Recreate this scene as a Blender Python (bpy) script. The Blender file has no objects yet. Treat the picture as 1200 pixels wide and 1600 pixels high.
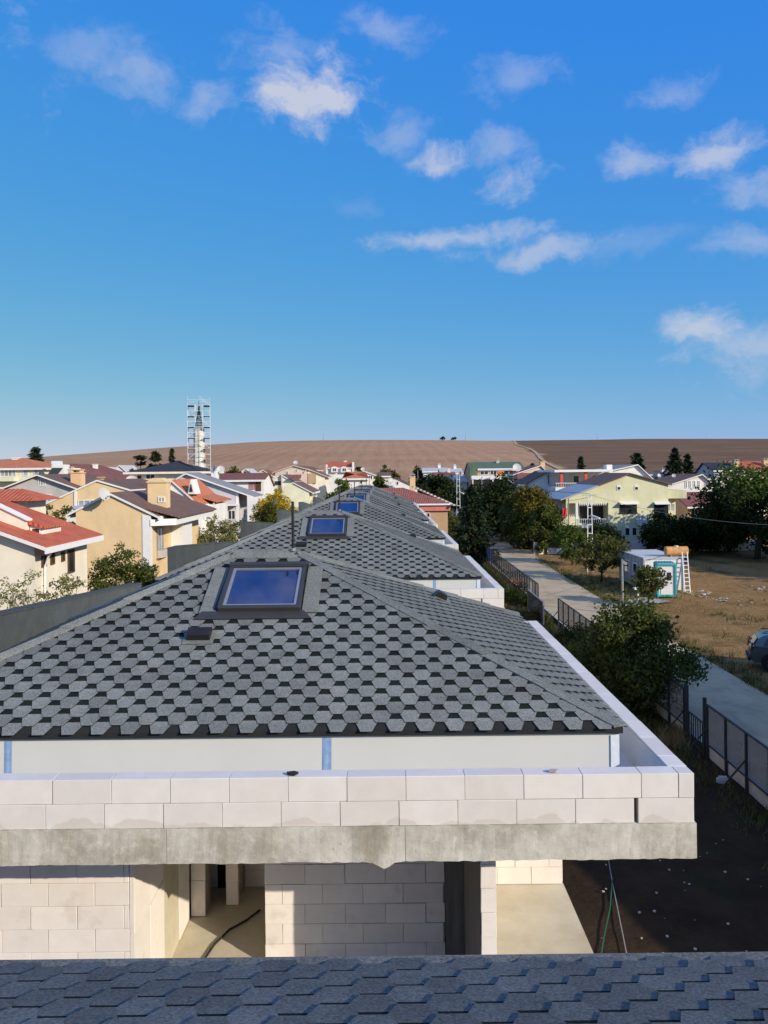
import bpy, bmesh, math, random
import numpy as np
from mathutils import Vector, Matrix
R = math.radians
random.seed(7)
rng = np.random.default_rng(7)
scene = bpy.context.scene
col = scene.collection

# ------------------------------------------------------------------ camera, sky, sun, exposure
EYE = 9.5          # camera height above the ground
FPX = 1240.0       # focal length in photograph pixels (1200 x 1600)
HY = 738.0         # row of the eye-level horizon in the photograph
ROLL = R(0.62)
cam_d = bpy.data.cameras.new('camera')
cam = bpy.data.objects.new('camera', cam_d)
col.objects.link(cam)
scene.camera = cam
cam.location = (0, 0, EYE)
cam.matrix_world = Matrix.Translation((0, 0, EYE)) @ Matrix.Rotation(R(90), 4, 'X') @ Matrix.Rotation(-ROLL, 4, 'Z')
cam_d.sensor_fit = 'VERTICAL'
cam_d.sensor_height = 36.0
cam_d.lens = FPX / 1600.0 * 36.0
cam_d.shift_y = -(800.0 - HY) / 1600.0
cam_d.clip_start = 0.1
cam_d.clip_end = 8000.0

SUN_AZ = R(130.0)   # clockwise from +Y
SUN_EL = R(22.7)
SKY_STRENGTH = 0.15
world = bpy.data.worlds.new('World')
scene.world = world
world.use_nodes = True
wn, wl = world.node_tree.nodes, world.node_tree.links
wn.clear()
w_out = wn.new('ShaderNodeOutputWorld')
w_bg = wn.new('ShaderNodeBackground')
w_bg.inputs['Strength'].default_value = SKY_STRENGTH
wl.new(w_bg.outputs[0], w_out.inputs[0])
w_sky = wn.new('ShaderNodeTexSky')
w_sky.sky_type = 'NISHITA'
w_sky.sun_disc = False
w_sky.sun_elevation = SUN_EL
w_sky.sun_rotation = SUN_AZ
w_sky.altitude = 0
w_sky.air_density = 1.0
w_sky.dust_density = 0.0
w_sky.ozone_density = 1.6

def wmath(op, a, b=None, clamp=False):
    n = wn.new('ShaderNodeMath'); n.operation = op; n.use_clamp = clamp
    for i, v in enumerate((a, b)):
        if v is None: continue
        if isinstance(v, (int, float)): n.inputs[i].default_value = v
        else: wl.new(v, n.inputs[i])
    return n.outputs[0]

def wvec(op, a, b):
    n = wn.new('ShaderNodeVectorMath'); n.operation = op
    for i, v in enumerate((a, b)):
        if v is None: continue
        if isinstance(v, tuple): n.inputs[i].default_value = v
        else: wl.new(v, n.inputs[i])
    return n.outputs['Value'] if op == 'LENGTH' else n.outputs[0]

def sky_dir(px, py):
    v = Vector(((px - 600) / FPX, 1.0, -(py - HY) / FPX))
    return v.normalized()

w_hs = wn.new('ShaderNodeHueSaturation')
w_hs.inputs['Saturation'].default_value = 1.25
wl.new(w_sky.outputs[0], w_hs.inputs['Color'])
w_tc = wn.new('ShaderNodeTexCoord')
D0 = w_tc.outputs['Generated']
nz = wn.new('ShaderNodeTexNoise'); nz.inputs['Scale'].default_value = 9.0
nz.inputs['Detail'].default_value = 6.0; nz.inputs['Roughness'].default_value = 0.6
wl.new(D0, nz.inputs['Vector'])
warp = wvec('MULTIPLY', wvec('SUBTRACT', nz.outputs['Color'], (0.5, 0.5, 0.5)), (0.07, 0.07, 0.07))
DW = wvec('ADD', D0, warp)
# every cloud: direction, half width, half height (in sphere units), density
CLOUDS = [(sky_dir(*c[:2]), c[2] / FPX, c[3] / FPX, c[4]) for c in [
    (485, 151, 92, 66, 1.25), (452, 88, 80, 46, 0.40), (205, 108, 105, 44, 0.42), (334, 160, 52, 42, 0.45), (160, 78, 84, 34, 0.28),
    (617, 38, 66, 26, 0.42), (624, 210, 56, 34, 0.36), (681, 251, 56, 26, 0.85), (819, 287, 60, 34, 0.8), (791, 240, 58, 28, 0.4),
    (995, 253, 56, 38, 0.6), (1128, 243, 76, 34, 0.8), (1176, 297, 62, 36, 0.5), (1058, 150, 66, 24, 0.36),
    (812, 128, 70, 34, 0.34), (720, 377, 170, 20, 0.66), (830, 399, 130, 19, 0.62), (1172, 397, 84, 28, 0.45),
    (1100, 522, 76, 36, 0.85), (1220, 545, 170, 60, 0.6), (560, 318, 50, 18, 0.12), (1000, 392, 110, 18, 0.16)]]
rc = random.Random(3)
for k in range(44):                       # extra unseen clouds, bigger than those in view, added to whiten the fill light
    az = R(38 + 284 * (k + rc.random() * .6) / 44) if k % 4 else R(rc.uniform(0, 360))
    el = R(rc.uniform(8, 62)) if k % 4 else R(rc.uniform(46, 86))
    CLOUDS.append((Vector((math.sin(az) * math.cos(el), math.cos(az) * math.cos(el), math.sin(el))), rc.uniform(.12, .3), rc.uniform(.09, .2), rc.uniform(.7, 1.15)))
nf = wn.new('ShaderNodeTexNoise'); nf.inputs['Scale'].default_value = 17.0
nf.inputs['Detail'].default_value = 9.0; nf.inputs['Roughness'].default_value = 0.62
wl.new(wvec('MULTIPLY', DW, (1.0, 1.0, 1.5)), nf.inputs['Vector'])
erode = wmath('MULTIPLY', wmath('SUBTRACT', 0.52, nf.outputs['Fac']), 2.6)      # ragged edges: noise eats into every cloud
acc = None
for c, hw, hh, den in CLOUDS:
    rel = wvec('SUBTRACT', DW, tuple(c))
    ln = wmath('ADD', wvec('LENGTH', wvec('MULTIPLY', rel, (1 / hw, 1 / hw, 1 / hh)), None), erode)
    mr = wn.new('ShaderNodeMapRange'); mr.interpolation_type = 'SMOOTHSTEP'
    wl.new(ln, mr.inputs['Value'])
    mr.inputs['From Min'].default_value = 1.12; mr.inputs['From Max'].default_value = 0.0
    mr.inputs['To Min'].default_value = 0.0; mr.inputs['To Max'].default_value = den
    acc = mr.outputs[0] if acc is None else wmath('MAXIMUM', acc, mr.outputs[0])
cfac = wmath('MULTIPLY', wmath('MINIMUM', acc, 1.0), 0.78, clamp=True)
w_mix = wn.new('ShaderNodeMix'); w_mix.data_type = 'RGBA'
wl.new(cfac, w_mix.inputs['Factor'])
w_sep = wn.new('ShaderNodeSeparateColor'); wl.new(w_hs.outputs['Color'], w_sep.inputs[0])
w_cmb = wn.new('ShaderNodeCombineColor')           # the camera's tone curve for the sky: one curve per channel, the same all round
for i_, (gain, power, lin) in enumerate(((0.315, 0.84, .32), (0.47, 0.42, .37), (0.70, -0.10, .40))):  # linear floor added to brighten the unseen sunward sky for neutral fill
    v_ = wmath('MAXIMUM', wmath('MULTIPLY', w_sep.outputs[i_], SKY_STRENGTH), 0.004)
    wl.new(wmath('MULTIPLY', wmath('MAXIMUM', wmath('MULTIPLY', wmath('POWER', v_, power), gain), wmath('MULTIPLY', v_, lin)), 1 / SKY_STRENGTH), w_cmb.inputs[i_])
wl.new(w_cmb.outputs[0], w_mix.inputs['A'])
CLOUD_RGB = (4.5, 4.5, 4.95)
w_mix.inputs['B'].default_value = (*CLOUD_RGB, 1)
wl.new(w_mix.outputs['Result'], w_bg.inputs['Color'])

sun_d = bpy.data.lights.new('sun', 'SUN')
sun_d.energy = 4.7
sun_d.angle = R(0.53)
sun_d.color = (1.0, 0.88, 0.70)
sun = bpy.data.objects.new('sun', sun_d)
col.objects.link(sun)
to_sun = Vector((math.sin(SUN_AZ) * math.cos(SUN_EL), math.cos(SUN_AZ) * math.cos(SUN_EL), math.sin(SUN_EL)))
sun.rotation_euler = to_sun.to_track_quat('Z', 'Y').to_euler()
sun.location = (60, -60, 60)

scene.view_settings.view_transform = 'Standard'
scene.view_settings.look = 'None'
scene.view_settings.gamma = 1.0
scene.view_settings.use_curve_mapping = False
scene.view_settings.exposure = 0.0
scene.render.engine = 'CYCLES'
scene.cycles.max_bounces = 6
scene.cycles.transparent_max_bounces = 12

# ------------------------------------------------------------------ from the photograph to the place
def ray(px, py):
    a, b = (px - 600) / FPX, -(py - HY) / FPX
    c, s = math.cos(ROLL), math.sin(ROLL)
    return a * c + b * s, -a * s + b * c          # X and Z per metre of depth
def at(px, py, Y):
    a, b = ray(px, py)
    return Vector((a * Y, Y, EYE + b * Y))
def PX(px, Y, py=760): return ray(px, py)[0] * Y
def PZ(px, py, Y): return EYE + ray(px, py)[1] * Y
def gnd(px, py, z=0.0):
    a, b = ray(px, py)
    Y = (z - EYE) / b
    return Vector((a * Y, Y, z))

# ------------------------------------------------------------------ object helpers
def tag(o, label=None, cat=None, group=None, kind=None):
    if label: o['label'] = label
    if cat: o['category'] = cat
    if group: o['group'] = group
    if kind: o['kind'] = kind
    return o

def empty(name, loc, rz=0.0, label=None, cat=None, group=None):
    o = bpy.data.objects.new(name, None)
    o.empty_display_size = 0.3
    col.objects.link(o)
    o.location = loc
    o.rotation_euler = (0, 0, rz)
    return tag(o, label, cat, group)

def link(name, me, parent=None, loc=None, rot=None):
    o = bpy.data.objects.new(name, me)
    col.objects.link(o)
    if parent is not None: o.parent = parent
    if loc is not None: o.location = loc
    if rot is not None: o.rotation_euler = rot
    return o

class MB:
    def __init__(s): s.v, s.f, s.m = [], [], []
    def poly(s, pts, m=0):
        b = len(s.v); s.v += [tuple(p) for p in pts]; s.f.append(tuple(range(b, b + len(pts)))); s.m.append(m); return s
    def box(s, x0, x1, y0, y1, z0, z1, m=0):
        b = len(s.v)
        s.v += [(x0, y0, z0), (x1, y0, z0), (x1, y1, z0), (x0, y1, z0), (x0, y0, z1), (x1, y0, z1), (x1, y1, z1), (x0, y1, z1)]
        for q in ((0, 3, 2, 1), (4, 5, 6, 7), (0, 1, 5, 4), (1, 2, 6, 5), (2, 3, 7, 6), (3, 0, 4, 7)):
            s.f.append(tuple(b + i for i in q)); s.m.append(m)
        return s
    def prism(s, pts, off, m=0):
        """closed solid: polygon pts swept by vector off"""
        n = len(pts); b = len(s.v); off = Vector(off)
        s.v += [tuple(p) for p in pts] + [tuple(Vector(p) + off) for p in pts]
        s.f.append(tuple(b + i for i in range(n))[::-1]); s.m.append(m)
        s.f.append(tuple(b + n + i for i in range(n))); s.m.append(m)
        for i in range(n):
            j = (i + 1) % n
            s.f.append((b + i, b + j, b + n + j, b + n + i)); s.m.append(m)
        return s
    def tube(s, pts, r, n=8, m=0, r1=None):
        pts = [Vector(p) for p in pts]; rings = []
        k = len(pts)
        for i, p in enumerate(pts):
            d = (pts[min(i + 1, k - 1)] - pts[max(i - 1, 0)])
            d = d.normalized() if d.length > 1e-9 else Vector((0, 0, 1))
            a = d.cross(Vector((0, 0, 1)) if abs(d.z) < .9 else Vector((1, 0, 0))).normalized(); bb = d.cross(a)
            rr = r if r1 is None else r + (r1 - r) * i / (k - 1)
            rings.append(len(s.v))
            for q in range(n):
                t = 2 * math.pi * q / n
                s.v.append(tuple(p + (a * math.cos(t) + bb * math.sin(t)) * rr))
        for i in range(k - 1):
            for q in range(n):
                q2 = (q + 1) % n
                s.f.append((rings[i] + q, rings[i] + q2, rings[i + 1] + q2, rings[i + 1] + q)); s.m.append(m)
        s.f.append(tuple(rings[0] + q for q in range(n))[::-1]); s.m.append(m)
        s.f.append(tuple(rings[-1] + q for q in range(n))); s.m.append(m)
        return s
    def bar(s, p0, p1, w, h, m=0):
        p0, p1 = Vector(p0), Vector(p1); d = (p1 - p0).normalized()
        a = d.cross(Vector((0, 0, 1)) if abs(d.z) < .95 else Vector((1, 0, 0))).normalized() * w / 2; c = d.cross(a.normalized()).normalized() * h / 2
        return s.prism([p0 - a - c, p0 + a - c, p0 + a + c, p0 - a + c], p1 - p0, m)
    def mesh(s, name, mats, smooth=False):
        me = bpy.data.meshes.new(name)
        me.from_pydata([tuple(v) for v in s.v], [], s.f)
        for x in (mats if isinstance(mats, (list, tuple)) else [mats]): me.materials.append(x)
        if any(s.m): me.polygons.foreach_set('material_index', s.m)
        if smooth: me.polygons.foreach_set('use_smooth', [True] * len(s.f))
        me.update()
        return me
    def build(s, name, mats, parent=None, loc=None, rot=None, smooth=False, bevel=0.0, seg=1):
        me = s.mesh(name, mats, smooth)
        if bevel:
            bm = bmesh.new(); bm.from_mesh(me)
            bmesh.ops.remove_doubles(bm, verts=bm.verts, dist=1e-5)
            bmesh.ops.bevel(bm, geom=list(bm.edges), offset=bevel, segments=seg, affect='EDGES', clamp_overlap=True)
            bm.to_mesh(me); bm.free()
        return link(name, me, parent, loc, rot)

def arrays_mesh(name, V, F, mat):
    """V (n,3) array, F (m,4) quads"""
    me = bpy.data.meshes.new(name)
    V = np.asarray(V, dtype=np.float32); F = np.asarray(F, dtype=np.int32); k = F.shape[1]
    me.vertices.add(len(V)); me.vertices.foreach_set('co', V.ravel())
    me.loops.add(F.size); me.loops.foreach_set('vertex_index', F.ravel())
    me.polygons.add(len(F)); me.polygons.foreach_set('loop_start', np.arange(0, F.size, k, dtype=np.int32))
    me.update(calc_edges=True)
    me.materials.append(mat)
    return me

# ------------------------------------------------------------------ materials
def node(nt, t, **kw):
    n = nt.nodes.new(t)
    for k, v in kw.items(): setattr(n, k, v)
    return n
class NT:
    def __init__(s, name):
        s.mat = bpy.data.materials.new(name); s.mat.use_nodes = True
        s.nt = s.mat.node_tree; s.bsdf = s.nt.nodes['Principled BSDF']; s.L = s.nt.links.new
        s.pos = s.nt.nodes.new('ShaderNodeNewGeometry').outputs['Position']
    def noise(s, scale, detail=5, rough=.55, vec=None, stretch=None):
        n = s.nt.nodes.new('ShaderNodeTexNoise'); n.inputs['Scale'].default_value = scale
        n.inputs['Detail'].default_value = detail; n.inputs['Roughness'].default_value = rough
        v = vec or s.pos
        if stretch:
            m = s.nt.nodes.new('ShaderNodeVectorMath'); m.operation = 'MULTIPLY'; s.L(v, m.inputs[0]); m.inputs[1].default_value = stretch; v = m.outputs[0]
        s.L(v, n.inputs['Vector']); return n.outputs['Fac']
    def rng(s, v, a, b, c=0.0, d=1.0, smooth=False):
        n = s.nt.nodes.new('ShaderNodeMapRange'); s.L(v, n.inputs['Value'])
        if smooth: n.interpolation_type = 'SMOOTHSTEP'
        for k, x in zip(('From Min', 'From Max', 'To Min', 'To Max'), (a, b, c, d)): n.inputs[k].default_value = x
        return n.outputs[0]
    def math(s, op, a, b=0.0, clamp=False):
        n = s.nt.nodes.new('ShaderNodeMath'); n.operation = op; n.use_clamp = clamp
        for i, v in enumerate((a, b)):
            if isinstance(v, (int, float)): n.inputs[i].default_value = v
            else: s.L(v, n.inputs[i])
        return n.outputs[0]
    def mix(s, f, a, b, mode='MIX'):
        n = s.nt.nodes.new('ShaderNodeMix'); n.data_type = 'RGBA'; n.blend_type = mode
        for k, v in (('Factor', f), ('A', a), ('B', b)):
            if isinstance(v, (int, float)): n.inputs[k].default_value = v
            elif isinstance(v, tuple): n.inputs[k].default_value = (*v, 1)
            else: s.L(v, n.inputs[k])
        return n.outputs['Result']
    def scale(s, colr, f):
        n = s.nt.nodes.new('ShaderNodeVectorMath'); n.operation = 'SCALE'
        if isinstance(colr, tuple): n.inputs[0].default_value = colr
        else: s.L(colr, n.inputs[0])
        s.L(f, n.inputs['Scale']) if not isinstance(f, (int, float)) else setattr(n.inputs['Scale'], 'default_value', f)
        return n.outputs[0]
    def sep(s, v=None):
        n = s.nt.nodes.new('ShaderNodeSeparateXYZ'); s.L(v or s.pos, n.inputs[0]); return n.outputs
    def island(s): return s.nt.nodes.new('ShaderNodeNewGeometry').outputs['Random Per Island']
    def objrand(s): return s.nt.nodes.new('ShaderNodeObjectInfo').outputs['Random']
    def base(s, c):
        if isinstance(c, tuple): s.bsdf.inputs['Base Color'].default_value = (*c, 1)
        else: s.L(c, s.bsdf.inputs['Base Color'])
    def bump(s, h, strength=.3, dist=.01):
        n = s.nt.nodes.new('ShaderNodeBump'); n.inputs['Strength'].default_value = strength; n.inputs['Distance'].default_value = dist
        s.L(h, n.inputs['Height']); s.L(n.outputs[0], s.bsdf.inputs['Normal'])
    def set(s, **kw):
        for k, v in kw.items(): s.bsdf.inputs[k.replace('_', ' ')].default_value = v
        return s

def plain(name, c, rough=.8, var=.18, scale=1.5, bump=.15, bscale=40.0, dirt=None, spec=.3, metallic=0.0):
    m = NT(name); m.set(Roughness=rough, Metallic=metallic); m.bsdf.inputs['Specular IOR Level'].default_value = spec
    f = m.rng(m.noise(scale, 6, .6), .3, .7, 1 - var, 1 + var * .7)
    c1 = m.scale(c, f)
    if dirt:
        c1 = m.mix(m.rng(m.noise(scale * .6, 7, .65, stretch=(1, 1, .35)), .5, .72, 0, .6), c1, dirt)
    m.base(c1)
    if bump: m.bump(m.noise(bscale, 3), bump, .01)
    return m.mat

M = {}
# rendered walls of the neighbourhood
for k, c in dict(plaster_cream=(.84, .77, .63), plaster_yellow=(.77, .575, .33), plaster_white=(.80, .79, .76), plaster_lilac=(.60, .58, .62),
                 plaster_grey=(.52, .50, .48), plaster_pale=(.74, .72, .52), plaster_green=(.70, .68, .45), plaster_pink=(.70, .56, .47),
                 plaster_paleyellow=(.76, .74, .55), plaster_peach=(.74, .50, .28), plaster_tan=(.50, .34, .2)).items():
    M[k] = plain(k, c, .9, .10, .9, .12, 60, dirt=tuple(x * .72 for x in c))
M['white_paint'] = plain('white_paint', (.80, .80, .79), .55, .06, 3, .04)
M['shade_panel'] = plain('shade_panel', (.22, .22, .21), .6, .12, 3, .05)
M['white_metal'] = plain('white_metal', (.72, .74, .75), .4, .08, 4, .03, metallic=.1)
M['grey_metal'] = plain('grey_metal', (.35, .36, .37), .45, .15, 6, .05, metallic=.6)
M['dark_metal'] = plain('dark_metal', (.035, .036, .038), .5, .2, 8, .05)
M['black_plastic'] = plain('black_plastic', (.018, .018, .02), .45, .2, 10, .05)
M['pink_paint'] = plain('pink_paint', (.62, .20, .16), .7, .1, 2, .05)
M['orange_paint'] = plain('orange_paint', (.75, .22, .06), .7, .1, 2, .05)
M['red_paint'] = plain('red_paint', (.62, .10, .06), .6, .1, 2, .05)
M['teal_paint'] = plain('teal_paint', (.03, .42, .40), .5, .08, 3, .03)
M['blue_sheet'] = plain('blue_sheet', (.12, .25, .5), .6, .15, 3, .05)
M['lightblue_metal'] = plain('lightblue_metal', (.42, .45, .48), .45, .12, 3, .04)
M['flag_red'] = plain('flag_red', (.65, .02, .05), .8, .1, 4, .05)
M['rust_tank'] = plain('rust_tank', (.62, .32, .12), .75, .25, 3, .15, dirt=(.3, .13, .05))
M['wood_dark'] = plain('wood_dark', (.10, .055, .03), .7, .25, 6, .2)
M['curtain'] = plain('curtain', (.55, .33, .28), .9, .2, 5, .1)
M['bark'] = plain('bark', (.085, .062, .045), .95, .35, 9, .6, 30)
M['litter'] = plain('litter', (.42, .41, .39), .8, .2, 9, .1)
M['wire'] = plain('wire', (.03, .03, .03), .6, .1, 4, 0)
M['wire_grey'] = plain('wire_grey', (.30, .30, .29), .6, .1, 4, 0)
M['brick_pier'] = plain('brick_pier', (.45, .20, .10), .9, .35, 8, .4)
M['dish'] = plain('dish', (.5, .5, .5), .5, .06, 3, .02)
M['stone_white'] = plain('stone_white', (.72, .69, .62), .85, .14, 2, .2, dirt=(.5, .46, .4))

def glass_mat(name, c, rough=.08, ior=1.6):
    m = NT(name); m.set(Roughness=rough, IOR=ior)
    m.base(m.scale(c, m.rng(m.noise(.8, 2), .3, .7, .6, 1.4)))
    return m.mat
M['window_glass'] = glass_mat('window_glass', (.03, .035, .04))
M['window_light'] = glass_mat('window_light', (.34, .36, .38), .25)

def tile_mat(name, c, c2, su=.22, sv=.33):
    """small clay tiles or corrugated sheet: relief and colour only, too small to pick apart"""
    m = NT(name); m.set(Roughness=.85)
    tc = m.nt.nodes.new('ShaderNodeTexCoord').outputs['UV']
    s = m.sep(tc)
    w = m.math('SINE', m.math('MULTIPLY', s[0], 2 * math.pi / su))
    r = m.math('FRACT', m.math('DIVIDE', s[1], sv))
    h = m.math('ADD', m.math('MULTIPLY', w, .5), m.math('MULTIPLY', r, .5))
    cell = m.nt.nodes.new('ShaderNodeTexWhiteNoise'); cell.noise_dimensions = '2D'
    cb = m.nt.nodes.new('ShaderNodeCombineXYZ'); m.L(m.math('FLOOR', m.math('DIVIDE', s[0], su)), cb.inputs[0]); m.L(m.math('FLOOR', m.math('DIVIDE', s[1], sv)), cb.inputs[1])
    m.L(cb.outputs[0], cell.inputs['Vector'])
    f = m.math('ADD', m.math('MULTIPLY', cell.outputs['Value'], .55), m.math('MULTIPLY', m.rng(m.noise(.9, 6, .65), .3, .7), .55))
    m.base(m.mix(f, c, c2))
    m.bump(h, .8, .05)
    return m.mat
M['tile_red'] = tile_mat('tile_red', (.45, .08, .032), (.58, .15, .07))
M['tile_orange'] = tile_mat('tile_orange', (.48, .13, .05), (.60, .22, .10))
M['tile_brownred'] = tile_mat('tile_brownred', (.24, .07, .045), (.40, .14, .085))
M['tile_darkred'] = tile_mat('tile_darkred', (.18, .06, .045), (.27, .10, .07))
M['tile_brown'] = tile_mat('tile_brown', (.13, .075, .055), (.20, .11, .08))
M['sheet_black'] = tile_mat('sheet_black', (.02, .022, .028), (.035, .036, .042), .18, 3)
M['sheet_green'] = tile_mat('sheet_green', (.07, .125, .07), (.11, .17, .10), .25, 6)
M['sheet_grey'] = tile_mat('sheet_grey', (.22, .225, .23), (.30, .30, .31), .25, 6)
M['sheet_white'] = tile_mat('sheet_white', (.46, .46, .45), (.55, .55, .54), .25, 6)

def shingle_mat(name, c, dark=False):
    m = NT(name); m.set(Roughness=.92); m.bsdf.inputs['Specular IOR Level'].default_value = .06 if dark else .25
    g = m.noise(60, 4, .8)
    f = m.math('ADD', m.rng(g, .3, .7, .35, 1.7), m.rng(m.noise(3.1, 5, .65), .3, .7, -.14, .14))
    f = m.math('MULTIPLY', f, m.rng(m.noise(.7, 4, .6), .3, .7, .9, 1.1))
    c1 = m.scale(c, m.math('MULTIPLY', f, m.math('ADD', m.rng(m.objrand(), 0, 1, .84, 1.14), m.rng(m.island(), 0, 1, -.09, .09))))
    c1 = m.mix(m.rng(m.noise(1.9, 6, .7), .63, .74, 0, .5), c1, tuple(x * .55 for x in c))
    m.base(c1); m.bump(g, .6, .006)
    return m.mat
M['shingle'] = shingle_mat('shingle', (.170, .180, .168))
M['shingle_dark'] = shingle_mat('shingle_dark', (.015, .018, .018), True)
M['shingle_blue'] = shingle_mat('shingle_blue', (.118, .124, .122))
M['membrane'] = shingle_mat('membrane', (.076, .088, .090))
M['felt_dark'] = plain('felt_dark', (.02, .022, .023), .95, .2, 8, .2)
M['skylight_frame'] = plain('skylight_frame', (.062, .060, .056), .4, .1, 5, .03, metallic=.3)
M['skylight_inner'] = plain('skylight_inner', (.35, .36, .37), .35, .08, 5, .02, metallic=.5)
m = NT('skylight_glass'); m.set(Roughness=.03, IOR=1.85); m.base(m.mix(m.rng(m.noise(1.1, 4, .6), .35, .65), (.006, .020, .085), (.014, .038, .15))); M['skylight_glass'] = m.mat  # blue mottling in the base colour stands in for sky and cloud reflections
M['fascia'] = plain('fascia', (.60, .60, .56), .6, .03, 1.2, .03, 6)
M['gutter'] = plain('gutter', (.62, .64, .68), .35, .08, 3, .04, 8)
M['tape_blue'] = plain('tape_blue', (.25, .38, .60), .3, .2, 14, .2, 20)
M['film'] = plain('film', (.72, .76, .80), .25, .12, 14, .3, 20)

def block_mat(name, c, stain=False, z0=0.0):
    m = NT(name); m.set(Roughness=.92); m.bsdf.inputs['Specular IOR Level'].default_value = .1
    f = m.rng(m.noise(5, 6, .6), .3, .7, .95, 1.04)
    f = m.math('MULTIPLY', f, m.rng(m.objrand(), 0, 1, .94, 1.05))
    c1 = m.scale(c, f)
    c1 = m.mix(m.rng(m.noise(1.1, 5, .65), .45, .75, 0, .35), c1, (c[0] * .97, c[1] * .86, c[2] * .80))
    if stain:
        z = m.sep()[2]
        lim = m.rng(m.noise(2.1, 3, .5, stretch=(1, 1, 0)), .38, .68, -.03, .14)
        k = m.math('SUBTRACT', m.math('ADD', lim, z0), z)
        c1 = m.mix(m.rng(k, 0, .02, 0, .42), c1, (.50, .43, .36))
    else:
        c1 = m.mix(m.rng(m.noise(2.4, 4, .6), .60, .74, 0, .4), c1, (.45, .38, .31))
    pits = m.noise(75, 4, .7)
    c1 = m.mix(m.rng(pits, .66, .74, 0, .35), c1, (.4, .36, .32))
    m.base(c1); m.bump(m.noise(90, 4, .7), .25, .004)
    return m.mat
SLAB_TOP = EYE - 3.63
M['block'] = block_mat('block', (.71, .675, .63), True, SLAB_TOP)
M['block_wall'] = block_mat('block_wall', (.78, .735, .69))
M['mortar'] = plain('mortar', (.44, .40, .35), .95, .2, 6, .2)

m = NT('concrete'); m.set(Roughness=.9); m.bsdf.inputs['Specular IOR Level'].default_value = .15
n1 = m.noise(1.3, 7, .65); n2 = m.noise(9, 6, .7); n3 = m.noise(26, 5, .7)
c1 = m.mix(m.rng(n1, .38, .62), (.36, .335, .27), (.60, .575, .51))
c1 = m.mix(m.rng(n2, .5, .7, 0, .6), c1, (.66, .64, .58))
c1 = m.mix(m.rng(m.noise(1.6, 7, .7, stretch=(1, 1, .6)), .54, .68, 0, .6), c1, (.22, .19, .13))
c1 = m.mix(m.rng(n3, .64, .74, 0, .6), c1, (.16, .145, .12))
m.base(c1); m.bump(m.math('ADD', n2, m.math('MULTIPLY', n3, .6)), .4, .015); M['concrete'] = m.mat
m = NT('floor_concrete'); m.set(Roughness=.9)
c1 = m.mix(m.rng(m.noise(1.2, 7, .65), .35, .65), (.50, .44, .32), (.62, .57, .45))
c1 = m.mix(m.rng(m.noise(14, 5, .7), .58, .7, 0, .35), c1, (.70, .67, .58))
m.base(c1); m.bump(m.noise(20, 5), .25, .01); M['floor_concrete'] = m.mat
m = NT('board_concrete'); m.set(Roughness=.9)
c1 = m.mix(m.noise(14, 4, .6, stretch=(1, 1, .06)), (.07, .066, .058), (.26, .245, .22))
m.base(c1); m.bump(m.noise(14, 4, .6, stretch=(1, 1, .06)), .5, .02); M['board_concrete'] = m.mat

# ground materials
m = NT('soil'); m.set(Roughness=.97); m.bsdf.inputs['Specular IOR Level'].default_value = .05
c1 = m.mix(m.rng(m.noise(.35, 8, .65), .3, .7), (.25, .142, .052), (.38, .232, .10))
c1 = m.mix(m.rng(m.noise(2.4, 7, .7), .55, .75, 0, .7), c1, (.42, .29, .16))
c1 = m.mix(m.rng(m.noise(.17, 6, .6), .56, .68, 0, .85), c1, (.075, .085, .028))
c1 = m.mix(m.rng(m.noise(30, 3, .7), .6, .75, 0, .3), c1, (.4, .33, .25))
c1 = m.mix(m.rng(m.noise(.8, 6, .7, stretch=(.5, 2.2, 1)), .56, .66, 0, .65), c1, (.13, .07, .025))
m.base(c1); m.bump(m.noise(2.2, 9, .7), 1.0, .25); M['soil'] = m.mat
m = NT('garden_soil'); m.set(Roughness=.97); m.bsdf.inputs['Specular IOR Level'].default_value = .05
c1 = m.mix(m.rng(m.noise(.8, 8, .65), .3, .7), (.030, .020, .012), (.062, .041, .025))
c1 = m.mix(m.rng(m.noise(.35, 6, .6), .55, .7, 0, .8), c1, (.03, .036, .012))
c1 = m.mix(m.rng(m.noise(26, 3, .7), .64, .75, 0, .3), c1, (.16, .13, .10))
m.base(c1); m.bump(m.noise(5, 8, .7), 1.0, .09); M['garden_soil'] = m.mat
m = NT('road'); m.set(Roughness=.9); m.bsdf.inputs['Specular IOR Level'].default_value = .08
c1 = m.mix(m.rng(m.noise(.5, 8, .65), .3, .7), (.46, .365, .225), (.57, .455, .30))
c1 = m.mix(m.rng(m.noise(.9, 7, .7, stretch=(1, .25, 1)), .55, .72, 0, .6), c1, (.27, .225, .16))
c1 = m.mix(m.rng(m.noise(.3, 7, .7), .52, .64, 0, .55), c1, (.24, .185, .12))
c1 = m.mix(m.rng(m.noise(20, 4, .7), .6, .75, 0, .25), c1, (.2, .18, .15))
m.base(c1); m.bump(m.noise(18, 5), .3, .01); M['road'] = m.mat
M['kerb'] = plain('kerb', (.42, .41, .38), .9, .2, 2, .3, 20)
M['path'] = plain('path', (.46, .31, .20), .95, .2, .05, 0)

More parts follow.
